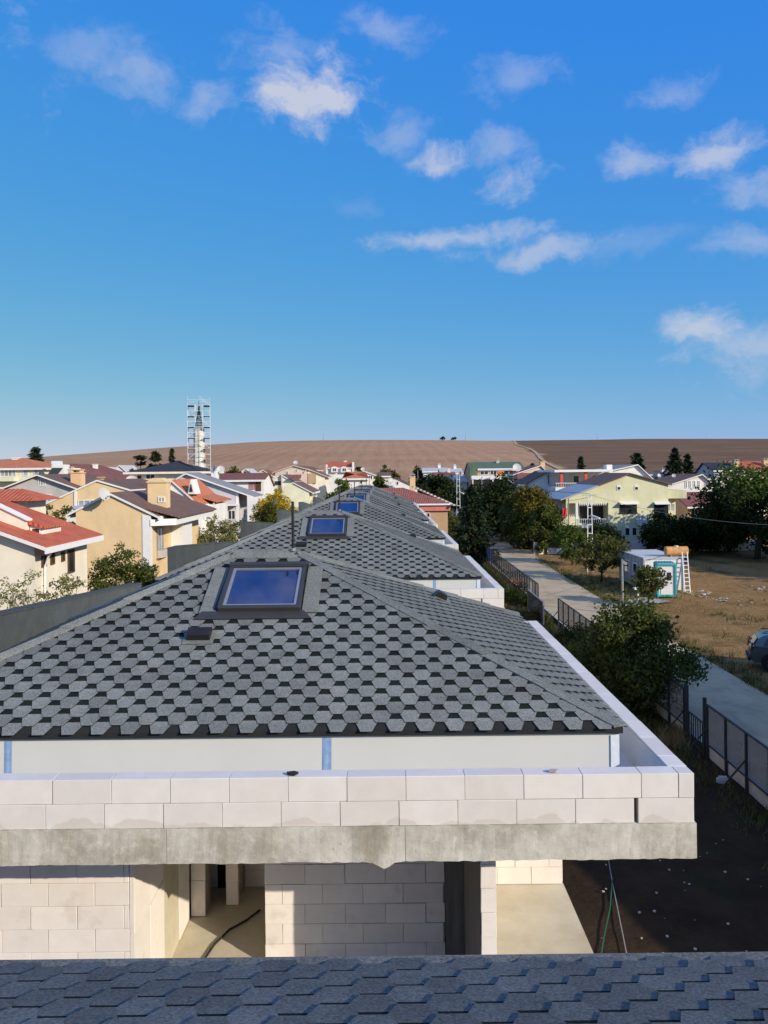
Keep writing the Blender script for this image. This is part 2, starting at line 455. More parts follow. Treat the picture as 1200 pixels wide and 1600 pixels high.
m = NT('field'); m.set(Roughness=1.0); m.bsdf.inputs['Specular IOR Level'].default_value = 0.0
x, y, z = m.sep()
edge = m.math('SUBTRACT', x, m.math('ADD', m.math('MULTIPLY', y, .1164), 40.0))
edge = m.math('ADD', edge, m.rng(m.noise(.012, 4), .3, .7, -7, 7))
rows = m.math('SINE', m.math('ADD', m.math('MULTIPLY', x, 2 * math.pi / 11.0), m.rng(m.noise(.02, 3), 0, 1, 0, 1.5)))
rows2 = m.noise(.05, 6, .7, stretch=(.35, 1.2, 1))
tr = m.noise(.5, 3, .6, stretch=(1, .02, 1))
L_ = m.mix(m.rng(m.noise(.01, 6, .6, stretch=(.5, 1.6, 1)), .3, .7), (.40, .235, .14), (.47, .30, .185))
L_ = m.scale(L_, m.math('ADD', m.rng(rows, -1, 1, .95, 1.03), m.rng(tr, .3, .7, -.10, .10)))
R_ = m.mix(m.rng(rows2, .35, .65), (.155, .098, .064), (.225, .15, .10))
R_ = m.mix(m.rng(m.noise(.018, 4, .6, stretch=(1, 2.2, 1)), .56, .66, 0, .5), R_, (.28, .19, .13))
m.base(m.mix(m.rng(edge, -2, 2), L_, R_)); m.bump(m.noise(.25, 6, .7), .8, 1.2); M['field'] = m.mat

def leaf_mat(name, c, c2, trans=.35):
    m = NT(name); m.set(Roughness=.7); m.bsdf.inputs['Specular IOR Level'].default_value = .12
    f = m.math('ADD', m.math('MULTIPLY', m.island(), .6), m.rng(m.noise(.9, 3), .35, .65, 0, .4))
    cc = m.mix(f, c, c2)
    m.base(cc)
    tl = m.nt.nodes.new('ShaderNodeBsdfTranslucent'); m.L(cc, tl.inputs[0])
    mx = m.nt.nodes.new('ShaderNodeMixShader'); mx.inputs[0].default_value = trans
    m.L(m.bsdf.outputs[0], mx.inputs[1]); m.L(tl.outputs[0], mx.inputs[2])
    m.L(mx.outputs[0], m.nt.nodes['Material Output'].inputs[0])
    return m.mat
M['leaf_mid'] = leaf_mat('leaf_mid', (.052, .076, .016), (.13, .15, .036))
M['leaf_dark'] = leaf_mat('leaf_dark', (.017, .030, .009), (.042, .062, .017), .2)
M['leaf_olive'] = leaf_mat('leaf_olive', (.07, .082, .022), (.15, .15, .045))
M['leaf_autumn'] = leaf_mat('leaf_autumn', (.09, .085, .016), (.24, .18, .03))
M['leaf_yellow'] = leaf_mat('leaf_yellow', (.40, .28, .02), (.62, .46, .04))
M['leaf_pale'] = leaf_mat('leaf_pale', (.16, .17, .05), (.30, .28, .11))
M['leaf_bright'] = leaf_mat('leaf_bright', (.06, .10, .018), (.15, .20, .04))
M['needle'] = leaf_mat('needle', (.014, .026, .012), (.036, .055, .025), .1)
M['needle_pine'] = leaf_mat('needle_pine', (.018, .030, .012), (.045, .062, .024), .1)
M['grass'] = leaf_mat('grass', (.055, .075, .018), (.16, .16, .045))
M['dry_grass'] = leaf_mat('dry_grass', (.20, .15, .06), (.33, .26, .12))
m = NT('screen'); m.set(Roughness=.9); m.base(m.scale((.20, .18, .165), m.rng(m.noise(1.2, 5), .3, .7, .8, 1.15)))
tb = m.nt.nodes.new('ShaderNodeBsdfTransparent'); mx = m.nt.nodes.new('ShaderNodeMixShader'); mx.inputs[0].default_value = .46
m.L(tb.outputs[0], mx.inputs[1]); m.L(m.bsdf.outputs[0], mx.inputs[2]); m.L(mx.outputs[0], m.nt.nodes['Material Output'].inputs[0]); M['screen'] = m.mat
m = NT('screen_dark'); m.set(Roughness=.9); m.base((.03, .032, .034))
tb = m.nt.nodes.new('ShaderNodeBsdfTransparent'); mx = m.nt.nodes.new('ShaderNodeMixShader'); mx.inputs[0].default_value = .8
m.L(tb.outputs[0], mx.inputs[1]); m.L(m.bsdf.outputs[0], mx.inputs[2]); m.L(mx.outputs[0], m.nt.nodes['Material Output'].inputs[0]); M['screen_dark'] = m.mat
m = NT('car_paint'); m.set(Roughness=.25, Metallic=.5); m.bsdf.inputs['Coat Weight'].default_value = .6; m.base((.13, .14, .145)); M['car_paint'] = m.mat
M['tyre'] = plain('tyre', (.02, .02, .02), .85, .2, 20, .2)
M['rim'] = plain('rim', (.45, .46, .47), .35, .1, 6, .02, metallic=.8)
M['tail_lamp'] = plain('tail_lamp', (.25, .01, .01), .2, .1, 6, 0)

# ------------------------------------------------------------------ ground, road, field
def slope_uv(me):
    """metre UVs on every face: u level, v up the slope"""
    uv = me.uv_layers.new(name='UVMap')
    vs = me.vertices
    for p in me.polygons:
        n = p.normal
        u = Vector((0, 0, 1)).cross(n)
        u = u.normalized() if u.length > 1e-4 else Vector((1, 0, 0))
        v = n.cross(u)
        for li in p.loop_indices:
            co = vs[me.loops[li].vertex_index].co
            uv.data[li].uv = (co.dot(u), co.dot(v))

def grid_sheet(name, xs, ys, hfun, mat, kind='structure'):
    X, Yg = np.meshgrid(xs, ys)
    Z = hfun(X, Yg)
    V = np.stack([X.ravel(), Yg.ravel(), Z.ravel()], 1)
    nx, ny = len(xs), len(ys)
    i = np.arange(nx - 1)[None, :] + nx * np.arange(ny - 1)[:, None]
    F = np.stack([i, i + 1, i + 1 + nx, i + nx], -1).reshape(-1, 4)
    me = arrays_mesh(name, V, F, mat)
    me.polygons.foreach_set('use_smooth', [True] * len(me.polygons))
    o = link(name, me)
    o['kind'] = kind
    return o

def lumps(X, Y, s, seed):
    r = np.random.default_rng(seed); out = np.zeros_like(X)
    for k in range(7):
        a = r.uniform(0, math.pi); f = s * (1.5 ** (k % 4)); ph = r.uniform(0, 6.28)
        out += np.sin((X * math.cos(a) + Y * math.sin(a)) * f + ph) / (1.4 ** (k % 4))
    return out / 4

ground = grid_sheet('ground', np.concatenate([np.linspace(-3000, -60, 12), np.linspace(-50, 60, 80), np.linspace(75, 3000, 12)]),
                    np.concatenate([np.linspace(-400, -10, 6), np.linspace(-5, 120, 90), np.linspace(130, 5000, 14)]),
                    lambda X, Y: np.where((np.abs(X) < 58) & (Y > -4) & (Y < 118), .05 * lumps(X, Y, .5, 2) - .05, -.06), M['soil'])

def strip(name, line, w0, w1, z, mat, kind='structure', th=None):
    """sheet that follows a centre line [(x,y)], with half widths"""
    mb = MB(); P = [Vector((x, y, z)) for x, y in line]
    pts = []
    for i, p in enumerate(P):
        d = (P[min(i + 1, len(P) - 1)] - P[max(i - 1, 0)]).normalized(); a = Vector((d.y, -d.x, 0))
        pts.append((p - a * w0, p + a * w1))
    for i in range(len(P) - 1):
        mb.poly([pts[i][0], pts[i][1], pts[i + 1][1], pts[i + 1][0]])
    o = mb.build(name, mat); o['kind'] = kind
    return o
garden = grid_sheet('garden_soil', np.linspace(2.2, 10.72, 40), np.linspace(-6, 92, 260), lambda X, Y: .035 + .045 * lumps(X, Y, 1.6, 5), M['garden_soil'])
road_line = [(13.3, -30), (13.3, 10), (13.3, 40), (13.3, 62), (13.5, 75), (14.2, 88), (15.6, 102), (17.6, 118), (20.5, 140), (25, 170)]
strip('road', road_line, 2.35, 2.5, .085, M['road'])
strip('concrete_apron', [(15.6, 55.0), (19.8, 57.6)], 1.2, 1.2, .093, M['kerb'])
strip('garden_kerb', [(10.86, -10), (10.86, 92)], .12, .12, .16, M['kerb'])

crest = [(-3000, 4), (-560, 14)] + [(PX(px, 900, py), PZ(px, py, 900)) for px, py in ((75, 714), (160, 707), (260, 699.5), (360, 693), (400, 690.5), (500, 688), (600, 687), (720, 688), (780, 689), (830, 688.5), (920, 687), (1000, 685.5), (1200, 686))] + [(900, 41), (3000, 38)]
def hill_h(X, Y):
    Hc = np.interp(X, [c[0] for c in crest], [c[1] for c in crest])
    t = np.clip((Y - 215) / (900 - 215), 0, 1.6)
    prof = np.where(t < 1, t * (1.1 - .1 * t), 1.0 - (t - 1) * .25)
    return -2 + (Hc + 2) * prof + .5 * lumps(X, Y, .02, 9) * np.clip(t, 0, 1)
field = grid_sheet('ploughed_field', np.linspace(-3000, 3000, 180), np.linspace(205, 1350, 110), hill_h, M['field'])
pl = []
for i in range(30):
    y = 215 + (905 - 215) * i / 29
    x = 40 + .1164 * y + 2.2 * math.sin(i * .5)
    pl.append((x, y))
mb = MB()
for i in range(29):
    q = []
    for (x, y), s in ((pl[i], -1), (pl[i], 1), (pl[i + 1], 1), (pl[i + 1], -1)):
        xx = x + s * 1.1; q.append((xx, y, float(hill_h(np.array(xx), np.array(y))) + .35))
    mb.poly(q)
o = mb.build('field_path', M['path']); o['kind'] = 'structure'

# ------------------------------------------------------------------ row of shingled houses
P_, E_ = 1 / 3.0, 0.143      # shingle pitch and exposure
T_ = 0.0085
def hh(v): return .004 + T_ * (2.05 - v / E_)
PARTS = [([(-.195 * P_, 0), (.195 * P_, 0), (.355 * P_, E_), (-.355 * P_, E_)], 0, True),
         ([(-.497 * P_, E_), (.497 * P_, E_), (.497 * P_, 1.45 * E_), (-.497 * P_, 1.45 * E_)], 0, False),
         ([(-.497 * P_, 1.45 * E_), (.497 * P_, 1.45 * E_), (.497 * P_, 2.02 * E_), (-.497 * P_, 2.02 * E_)], 1, False)]
def clip_poly(poly, planes):
    for a, b, c in planes:
        out = []
        for i in range(len(poly)):
            p, q = poly[i], poly[(i + 1) % len(poly)]
            dp, dq = a * p[0] + b * p[1] - c, a * q[0] + b * q[1] - c
            if dp <= 0: out.append(p)
            if dp * dq < 0:
                t = dp / (dp - dq); out.append((p[0] + (q[0] - p[0]) * t, p[1] + (q[1] - p[1]) * t))
        poly = out
        if len(poly) < 3: return []
    return poly
def piece_mb(mb, planes, f):
    """one shingle tab; f maps (u, v, h) to a point"""
    for poly, mi, skirt in PARTS:
        pl = clip_poly(poly, planes) if planes else poly
        if len(pl) < 3: continue
        mb.poly([f(u, v, hh(v)) for u, v in pl], mi)
        if skirt:
            for i in range(len(pl)):
                p, q = pl[i], pl[(i + 1) % len(pl)]
                if p[1] > E_ * .98 and q[1] > E_ * .98: continue
                mb.poly([f(p[0], p[1], hh(p[1])), f(p[0], p[1], hh(p[1]) - T_ * 1.02), f(q[0], q[1], hh(q[1]) - T_ * 1.02), f(q[0], q[1], hh(q[1]))], 1)
_mesh = {}
def full_piece(light):
    if light not in _mesh:
        mb = MB(); piece_mb(mb, None, lambda u, v, h: (u, v, h))
        _mesh[light] = mb.mesh('shingle', [M[light], M['shingle_dark']])
    return _mesh[light]

def shingle_slope(roof, O, U, V, poly, light, wanted=None, world=None):
    """cover a slope: tabs for which wanted(point) holds become objects (at most 300), the rest one mesh"""
    O, U, V = Vector(O), Vector(U).normalized(), Vector(V).normalized(); N = U.cross(V)
    planes = []
    n = len(poly)
    for i in range(n):
        (x0, y0), (x1, y1) = poly[i], poly[(i + 1) % n]
        a, b = (y1 - y0), -(x1 - x0); l = math.hypot(a, b)
        c = (a * x0 + b * y0) / l
        planes.append((a / l, b / l, c + (.05 if i == 0 else 0)))
    umax, vmax = max(p[0] for p in poly), max(p[1] for p in poly)
    rest = MB(); singles = []
    for j in range(int(vmax / E_) + 2):
        v0 = -.05 + j * E_
        for k in range(-1, int(umax / P_) + 2):
            cu = (k + .5 * (j % 2)) * P_ + .07
            loc = [(a, b, c - a * cu - b * v0) for a, b, c in planes]
            corners = [p for part in PARTS for p in part[0]]
            ins = [all(a * u + b * v <= c + 1e-9 for a, b, c in loc) for u, v in corners]
            if not any(ins):
                if not any(len(clip_poly(pt[0], loc)) > 2 for pt in PARTS): continue
            base = O + U * cu + V * v0
            if wanted and wanted(base): singles.append((base, None if all(ins) else loc))
            else:
                lp = None if all(ins) else loc
                piece_mb(rest, lp, lambda u, v, h: base + U * u + V * v + N * h)
    if wanted:
        singles.sort(key=lambda s: (s[0] - world).length)
        for base, lp in singles[300:]:
            piece_mb(rest, lp, lambda u, v, h: base + U * u + V * v + N * h)
        for base, lp in singles[:300]:
            if lp is None: me = full_piece(light)
            else:
                mb = MB(); piece_mb(mb, lp, lambda u, v, h: (u, v, h))
                if not mb.f: continue
                me = mb.mesh('shingle', [M[light], M['shingle_dark']])
            o = link('shingle', me, roof)
            jr = random.uniform(-.0012, .0012)
            mt = Matrix((U, V, N)).transposed().to_4x4() @ Matrix.Rotation(random.uniform(-.008, .008), 4, 'Z') @ Matrix.Rotation(random.uniform(-.006, .002), 4, 'X'); mt.translation = base + N * jr
            o.matrix_local = mt
    return rest

def cap_run(parent, a, b, na, nb, w, light, name):
    """folded cap strips along a ridge or hip from low point a to high point b"""
    a, b = Vector(a), Vector(b); L = (b - a).length; d = (b - a) / L; n = max(1, round(L / .95))
    for i in range(n):
        p0, p1 = a + d * (L * i / n - (.05 if i else .04)), a + d * (L * (i + 1) / n)
        mb = MB()
        up0, up1 = Vector((0, 0, .045)), Vector((0, 0, .030))
        ring = []
        for p, up in ((p0, up0), (p1, up1)):
            ring.append([p + na * w + up * .75, p + na * w * .3 + up * 1.15 + Vector((0, 0, -.0)), p + up * 1.35, p + nb * w * .3 + up * 1.15, p + nb * w + up * .75])
        for q in range(4): mb.poly([ring[0][q], ring[0][q + 1], ring[1][q + 1], ring[1][q]])
        mb.poly([ring[0][4], ring[0][3], ring[0][2], ring[0][1], ring[0][0]])
        lo = [r - Vector((0, 0, .02)) for r in (ring[0][0], ring[1][0], ring[0][4], ring[1][4], ring[0][1], ring[0][2], ring[0][3])]
        mb.poly([ring[0][0], ring[1][0], lo[1], lo[0]]); mb.poly([ring[0][4], lo[2], lo[3], ring[1][4]])
        mb.poly([ring[0][0], lo[0], lo[4], ring[0][1]]); mb.poly([ring[0][1], lo[4], lo[5], ring[0][2]]); mb.poly([ring[0][2], lo[5], lo[6], ring[0][3]]); mb.poly([ring[0][3], lo[6], lo[2], ring[0][4]])
        mb.build(name, M[light], parent)

def block_face(parent, O, U, N, W, H, bw, bh, depth, mat, stagger=.3, gaps=None, jit=.004, name='block', first=None):
    """single blocks laid in courses; O lower left, U along, N outward"""
    O, U, N = Vector(O), Vector(U), Vector(N); Z = Vector((0, 0, 1))
    nz = int(math.ceil(H / bh - 1e-6)); r = random.Random(int(abs(O.x * 97 + O.y * 31 + O.z * 7) * 10))
    for j in range(nz):
        z0, z1 = j * bh, min((j + 1) * bh, H)
        if z1 - z0 < .04: continue
        s = (stagger if j % 2 else 0.0)
        u = -s if first is None else first - bw
        while u < W - .02:
            a, b = max(u, 0), min(u + bw, W); u += bw
            if b - a < .03: continue
            g = .0015 + r.random() * .003
            hx = tuple(round(q, 3) for q in (b - a, z1 - z0, depth))
            key = ('blk', hx, mat, int(r.random() * 3))
            if key not in _mesh:
                mb = MB().box(0, 1, 0, 1, 0, 1)
                mb.v = [(x * (hx[0] - 2 * g) + g, y * hx[2], z * (hx[1] - .005)) for x, y, z in mb.v]
                me = mb.mesh(name, M[mat])
                bm = bmesh.new(); bm.from_mesh(me)
                bmesh.ops.bevel(bm, geom=list(bm.edges), offset=.0035, segments=1, affect='EDGES')
                rr = random.Random(hash(key) % 1000)
                for vv in bm.verts: vv.co += Vector((rr.uniform(-.002, .002), rr.uniform(-.002, .002), rr.uniform(-.002, .002)))
                bm.to_mesh(me); bm.free(); _mesh[key] = me
            o = link(name, _mesh[key], parent)
            mt = Matrix((U, -N, Z)).transposed().to_4x4()
            if mt.determinant() < 0:
                mt = Matrix((-U, -N, Z)).transposed().to_4x4(); org = O + U * b
            else: org = O + U * a
            mt.translation = org + Z * z0 + N * r.uniform(-jit, jit)
            o.matrix_local = mt

RX0, RX1 = -6.3, 2.65
RY0, RY1, RYM = .75, 7.75, 4.25
EZ, RZ = EYE - 2.885, EYE - 1.24
RGX0, RGX1 = -2.35, -1.35
HOUSE_F = [8.15 + 12.9 * k for k in range(6)]
ORD = ['nearest house of the row, white block parapet and shingled hip roof', 'second house of the row, its skylight just behind the nearest ridge pipe',
       'third house of the grey shingled row, small blue skylight', 'fourth house of the grey shingled row, roof mostly overlapped',
       'fifth house of the grey shingled row, only a strip of roof showing', 'farthest house of the grey shingled row beside the red tiled roof']

def on_front(X, t, h=0.0):
    sl = (RZ - EZ) / (RYM - RY0); n = Vector((0, -sl, 1)).normalized()
    return Vector((X, RY0 + t, EZ + sl * t)) + n * h

def hip_roof(root, x0, x1, y0, y1, ym, ez, rz, g0, g1, light, level, sides, world):
    mb = MB()
    A, B, C, D_ = (x0, y0, ez), (x1, y0, ez), (x1, y1, ez), (x0, y1, ez); G0, G1 = (g0, ym, rz), (g1, ym, rz)
    mb.poly([A, B, G1, G0]); mb.poly([B, C, G1]); mb.poly([C, D_, G0, G1]); mb.poly([D_, A, G0])
    dz = Vector((0, 0, -.07)); lo = [Vector(p) + dz for p in (A, B, C, D_)]
    up = [Vector(p) for p in (A, B, C, D_)]
    for i in range(4): mb.poly([up[i], lo[i], lo[(i + 1) % 4], up[(i + 1) % 4]])
    mb.poly(lo[::-1])
    roof = mb.build('roof', M['felt_dark'], root)
    fr, bk = ym - y0, y1 - ym; dz_ = rz - ez
    fl, rl, ll, bl = math.hypot(fr, dz_), math.hypot(x1 - g1, dz_), math.hypot(g0 - x0, dz_), math.hypot(bk, dz_)
    S = {'front': ((x0, y0, ez), (1, 0, 0), (0, fr, dz_), [(0, 0), (x1 - x0, 0), (g1 - x0, fl), (g0 - x0, fl)]),
         'right': ((x1, y0, ez), (0, 1, 0), (g1 - x1, 0, dz_), [(0, 0), (y1 - y0, 0), (ym - y0, rl)]),
         'left': ((x0, y1, ez), (0, -1, 0), (g0 - x0, 0, dz_), [(0, 0), (y1 - y0, 0), (y1 - ym, ll)]),
         'back': ((x1, y1, ez), (-1, 0, 0), (0, -bk, dz_), [(0, 0), (x1 - x0, 0), (x1 - g0, bl), (x1 - g1, bl)])}
    rest = MB()
    for k, (O, U, V, poly) in S.items():
        w = sides.get(k)
        r = shingle_slope(roof, O, U, V, poly, light, w, world)
        b = len(rest.v); rest.v += r.v; rest.f += [tuple(b + i for i in f) for f in r.f]; rest.m += r.m
    if rest.f:
        o = rest.build('shingle_courses', [M[light], M['shingle_dark']], roof); o['kind'] = 'stuff'
    # caps on hips and ridge
    sl_f, sl_r, sl_l, sl_b = dz_ / fr, dz_ / (x1 - g1), dz_ / (g0 - x0), dz_ / bk
    def cap(a, b, na, nb): cap_run(roof, a, b, Vector(na), Vector(nb), .15, light, 'hip_cap')
    cap(B, G1, (-.9, 0, 0), (0, .9, 0)) ; cap(C, G1, (0, -.9, 0), (-.9, 0, 0)); cap(A, G0, (0, .9, 0), (.9, 0, 0)); cap(D_, G0, (.9, 0, 0), (0, -.9, 0))
    cap_run(roof, G0, G1, Vector((0, -1, -sl_f)), Vector((0, 1, -sl_b)), .16, light, 'ridge_cap')
    return roof

def make_house(F, idx):
    root = empty('terraced_house', (0, F, 0), 0, ORD[idx], 'house', 'row of grey shingled houses')
    detail = idx <= 1
    eye = Vector((0, -F, EYE))
    def vis(p): return abs((p.x - 0) / (p.y + F)) < .53 and p.x > -6.2
    hip_roof(root, RX0, RX1, RY0, RY1, RYM, EZ, RZ, RGX0, RGX1, 'shingle', idx, {'front': vis} if detail else {}, eye)
    # fascia boards, gutter, slab
    fb = MB().box(RX0 + .02, RX1 - .06, RY0 + .05, RY0 + .09, SLAB_TOP + .02, EZ - .075).box(RX1 - .10, RX1 - .06, RY0 + .092, RY1 - .05, SLAB_TOP + .02, EZ - .075).box(RX0 + .02, RX1 - .102, RY1 - .09, RY1 - .05, SLAB_TOP + .02, EZ - .075).box(RX0 + .02, RX0 + .06, RY0 + .092, RY1 - .092, SLAB_TOP + .02, EZ - .075).build('fascia_board', M['fascia'], root)
    for xt, w in ((-4.28, .085), (-.685, .10), (1.35 if idx else 9, .08)):
        if xt > 5: continue
        mb = MB()
        for k in range(3):
            mb.poly([(xt + k * w / 3 - w / 2, RY0 + .044 - .003 * (k % 2), SLAB_TOP + .05), (xt + (k + 1) * w / 3 - w / 2, RY0 + .044 - .003 * ((k + 1) % 2), SLAB_TOP + .05), (xt + (k + 1) * w / 3 - w / 2 + .012, RY0 + .046 - .003 * ((k + 1) % 2), EZ - .1), (xt + k * w / 3 - w / 2 + .012, RY0 + .046 - .003 * (k % 2), EZ - .1)])
        mb.build('tape', M['tape_blue'], fb)
    MB().prism([(RX1 - .13, RY0 + .035, EZ - .10), (RX1 - .035, RY0 + .03, EZ - .09), (RX1 - .03, RY0 + .2, EZ - .10), (RX1 - .04, RY0 + .2, EZ - .105), (RX1 - .045, RY0 + .045, EZ - .1), (RX1 - .13, RY0 + .045, EZ - .11)], (0, 0, -.62)).build('plastic_film', M['film'], fb)
    MB().box(-6.58, 2.945, .215, RY1 + .62, SLAB_TOP + .004, SLAB_TOP + .10).build('gutter_floor', M['gutter'], root)
    # slab with slightly uneven arris
    mb = MB(); n = 180
    r = random.Random(idx + 5)
    for lo, hi in ((0, 80), (80, 125), (125, n)):
        xs = [-6.62 + (3.165 + 6.62) * i / n for i in range(lo, hi + 1)]
        e = .004
        top = [(x, -.018 + r.uniform(-.003, .003), SLAB_TOP + r.uniform(-.006, .0)) for x in xs]
        bot = [(x, -.018 + r.uniform(-.003, .003), SLAB_TOP - .36 + r.uniform(-.006, .004) + .003 * math.sin(x * 5.1)) for x in xs]
        top[0] = (top[0][0] + e,) + top[0][1:]; bot[0] = (bot[0][0] + e,) + bot[0][1:]
        if idx == 0 and lo == 80:
            for q_, d_ in zip(range(38, 45), (.008, .018, .045, .075, .05, .012, .005)): bot[q_] = (bot[q_][0], -.018, SLAB_TOP - .36 - d_)
        for i in range(len(xs) - 1):
            mb.poly([bot[i], bot[i + 1], top[i + 1], top[i]])
            mb.poly([top[i], top[i + 1], (xs[i + 1], .1, SLAB_TOP), (xs[i], .1, SLAB_TOP)])
            mb.poly([(xs[i], .1, SLAB_TOP - .36), (xs[i + 1], .1, SLAB_TOP - .36), bot[i + 1], bot[i]])
        for i in (0, -1): mb.poly([bot[i], top[i], (xs[i], .1, SLAB_TOP), (xs[i], .1, SLAB_TOP - .36)])
    mb.box(-6.62, 3.165, .1, 8.5, SLAB_TOP - .36, SLAB_TOP - .001)
    mb.build('slab', M['concrete'], root)
    # parapet of two block courses
    PH = .51; PT = SLAB_TOP + PH
    par = MB().box(-6.60, 2.534, .012, .188, SLAB_TOP - .002, SLAB_TOP + .25).box(2.572, 3.14, .012, .188, SLAB_TOP - .002, SLAB_TOP + .25).box(-6.60, 3.14, .012, .188, SLAB_TOP + .258, PT - .012).box(2.962, 3.138, .20, 8.40, SLAB_TOP - .002, PT - .012).box(-6.60, 2.95, 8.232, 8.405, SLAB_TOP - .002, PT - .012).build('parapet', M['mortar'], root)
    if idx < 4:
        block_face(par, (-6.62, 0, SLAB_TOP), (1, 0, 0), (0, -1, 0), 9.155, .255, .605, .255, .20, 'block', 0, first=.08)
        block_face(par, (2.57, 0, SLAB_TOP), (1, 0, 0), (0, -1, 0), .58, .255, .6, .255, .20, 'block', 0)
        block_face(par, (-6.62, 0, SLAB_TOP + .255), (1, 0, 0), (0, -1, 0), 9.23, .255, .605, .255, .20, 'block', 0, first=.155)
        block_face(par, (2.61, 0, SLAB_TOP + .255), (1, 0, 0), (0, -1, 0), .38, .255, .6, .255, .20, 'block', 0)
        block_face(par, (2.99, 0, SLAB_TOP + .255), (1, 0, 0), (0, -1, 0), .16, .255, .6, .255, .20, 'block', 0)
        block_face(par, (3.15, .205, SLAB_TOP), (0, 1, 0), (1, 0, 0), 8.2, PH, .605, .255, .20, 'block', .3)
        block_face(par, (-6.62, 8.22, SLAB_TOP), (1, 0, 0), (0, -1, 0), 9.56, PH, .605, .255, .19, 'block', .3)
    else:
        MB().box(-6.62, 3.15, 0, .2, SLAB_TOP, PT).box(2.95, 3.15, .204, 8.41, SLAB_TOP, PT).box(-6.62, 2.946, 8.22, 8.41, SLAB_TOP, PT).build('block_courses', M['block'], par)
    MB().box(2.944, 2.949, .205, 8.215, SLAB_TOP + .1, PT - .03).build('parapet_lining', M['gutter'], root)
    # bitumen-covered wall along the left side of the row
    mb = MB()
    pts = [(-6.92, 4.2, 0), (-6.92, 4.2, EYE - 2.36), (-6.92, 5.2, EYE - 2.38), (-6.92, 13.5, EYE - 2.97), (-6.92, 13.5, 0)]
    mb.prism(pts, (.27, 0, 0)).build('side_wall', M['membrane'], root)
    MB().prism([(-6.94, 4.19, EYE - 2.355), (-6.94, 5.2, EYE - 2.375), (-6.94, 13.5, EYE - 2.965), (-6.94, 13.5, EYE - 2.935), (-6.94, 5.2, EYE - 2.345), (-6.94, 4.19, EYE - 2.325)], (.31, 0, 0)).build('wall_cap', M['membrane'], root)
    # skylight
    sk = empty('skylight', (0, 0, 0)); sk.parent = root
    t0, t1, xa, xb = 2.03, 3.03, -2.31, -1.17
    def q(x, t, h): return on_front(x, t, h)
    def ring(mb, xa, xb, t0, t1, w, h0, h1, m=0):
        for (a0, a1, b0, b1) in ((xa, xb, t0, t0 + w * .92), (xa, xb, t1 - w * .92, t1), (xa, xa + w, t0 + w * .92, t1 - w * .92), (xb - w, xb, t0 + w * .92, t1 - w * .92)):
            base = [q(a0, b0, h0), q(a1, b0, h0), q(a1, b1, h0), q(a0, b1, h0)]
            mb.prism(base, q(a0, b0, h1) - q(a0, b0, h0), m)
    mb = MB(); ring(mb, xa, xb, t0, t1, .058, .0, .11)
    fr = mb.build('frame', M['skylight_frame'], sk, bevel=.008)
    mb = MB(); ring(mb, xa + .06, xb - .06, t0 + .056, t1 - .056, .04, .02, .095); mb.build('sash', M['skylight_inner'], fr)
    mb = MB(); mb.prism([q(xa + .095, t0 + .09, .06), q(xb - .095, t0 + .09, .06), q(xb - .095, t1 - .09, .06), q(xa + .095, t1 - .09, .06)], q(0, 0, .012) - q(0, 0, 0)).build('pane', M['skylight_glass'], sk)
    if idx < 3:
        MB().bar(q(xb - .27, t1 - .14, .085), q(xb - .27, t1 - .22, .085), .02, .02).build('handle', M['black_plastic'], sk)
    for a, b in ((xa - .25, xa - .02), (xb + .02, xb + .24)):
        mb = MB(); mb.prism([q(a, t0 - .02, .03), q(b, t0 - .02, .03), q(b, t1 + .04, .03), q(a, t1 + .04, .03)], q(0, 0, .012) - q(0, 0, 0)).build('side_flashing', M['shingle'], sk)
    MB().prism([q(xa - .06, t0 + .05, .03), q(xa - .005, t0 + .05, .03), q(xa - .005, t1, .03), q(xa - .03, t1, .03)], q(0, 0, .02) - q(0, 0, 0)).build('side_gasket', M['black_plastic'], sk)
    MB().prism([q(xa - .30, t0 - .14, .026), q(xb + .16, t0 - .14, .026), q(xb + .05, t0 + .01, .034), q(xa - .22, t0 + .01, .034)], q(0, 0, .01) - q(0, 0, 0)).build('apron', M['skylight_frame'], sk)
    MB().prism([q(xa - .02, t1 - .02, .05), q(xb + .03, t1 - .02, .05), q(xb + .03, t1 + .06, .05), q(xa - .02, t1 + .06, .05)], q(0, 0, .07) - q(0, 0, 0)).build('head_cover', M['skylight_frame'], sk)
    # roof vents and pipe
    def vent(c, n, up, side):
        mb = MB()
        w, l, h = .15, .10, .11
        prof = [(-l, 0), (l * 1.3, 0), (l * .9, h * .75), (l * .5, h), (-l * .9, h * .8)]
        mb.prism([c - side * w + up * a + n * (b + .02) for a, b in prof], side * (2 * w))
        mb.prism([c - side * .2 - up * .17 + n * .022, c + side * .2 - up * .17 + n * .022, c + side * .2 + up * .12 + n * .022, c - side * .2 + up * .12 + n * .022], n * .008, 1)
        mb.build('roof_vent', [M['black_plastic'], M['shingle']], root)
    sl = (RZ - EZ) / (RYM - RY0); up = Vector((0, 1, sl)).normalized(); n = Vector((0, -sl, 1)).normalized()
    vent(on_front(-2.45, 1.56, .0), n, up, Vector((1, 0, 0)))
    slr = (RZ - EZ) / (RX1 - RGX1); upr = Vector((-1, 0, slr)).normalized(); nr = Vector((slr, 0, 1)).normalized()
    vent(Vector((.93, 5.43, EZ + slr * (RX1 - .93))), nr, upr, Vector((0, 1, 0)))
    MB().tube([(-1.43, RYM - .02, RZ - .02), (-1.43, RYM - .02, RZ + .80)], .022, 10).tube([(-1.43, RYM - .02, RZ + .03), (-1.43, RYM - .02, RZ + .075)], .045, 10, 1).build('vent_pipe', [M['black_plastic'], M['grey_metal']], root)
    # walls of the recessed storey
    zt, fz = SLAB_TOP - .36, 3.0
    LX, LY, MY, BY = -2.96, .90, 2.35, 4.36
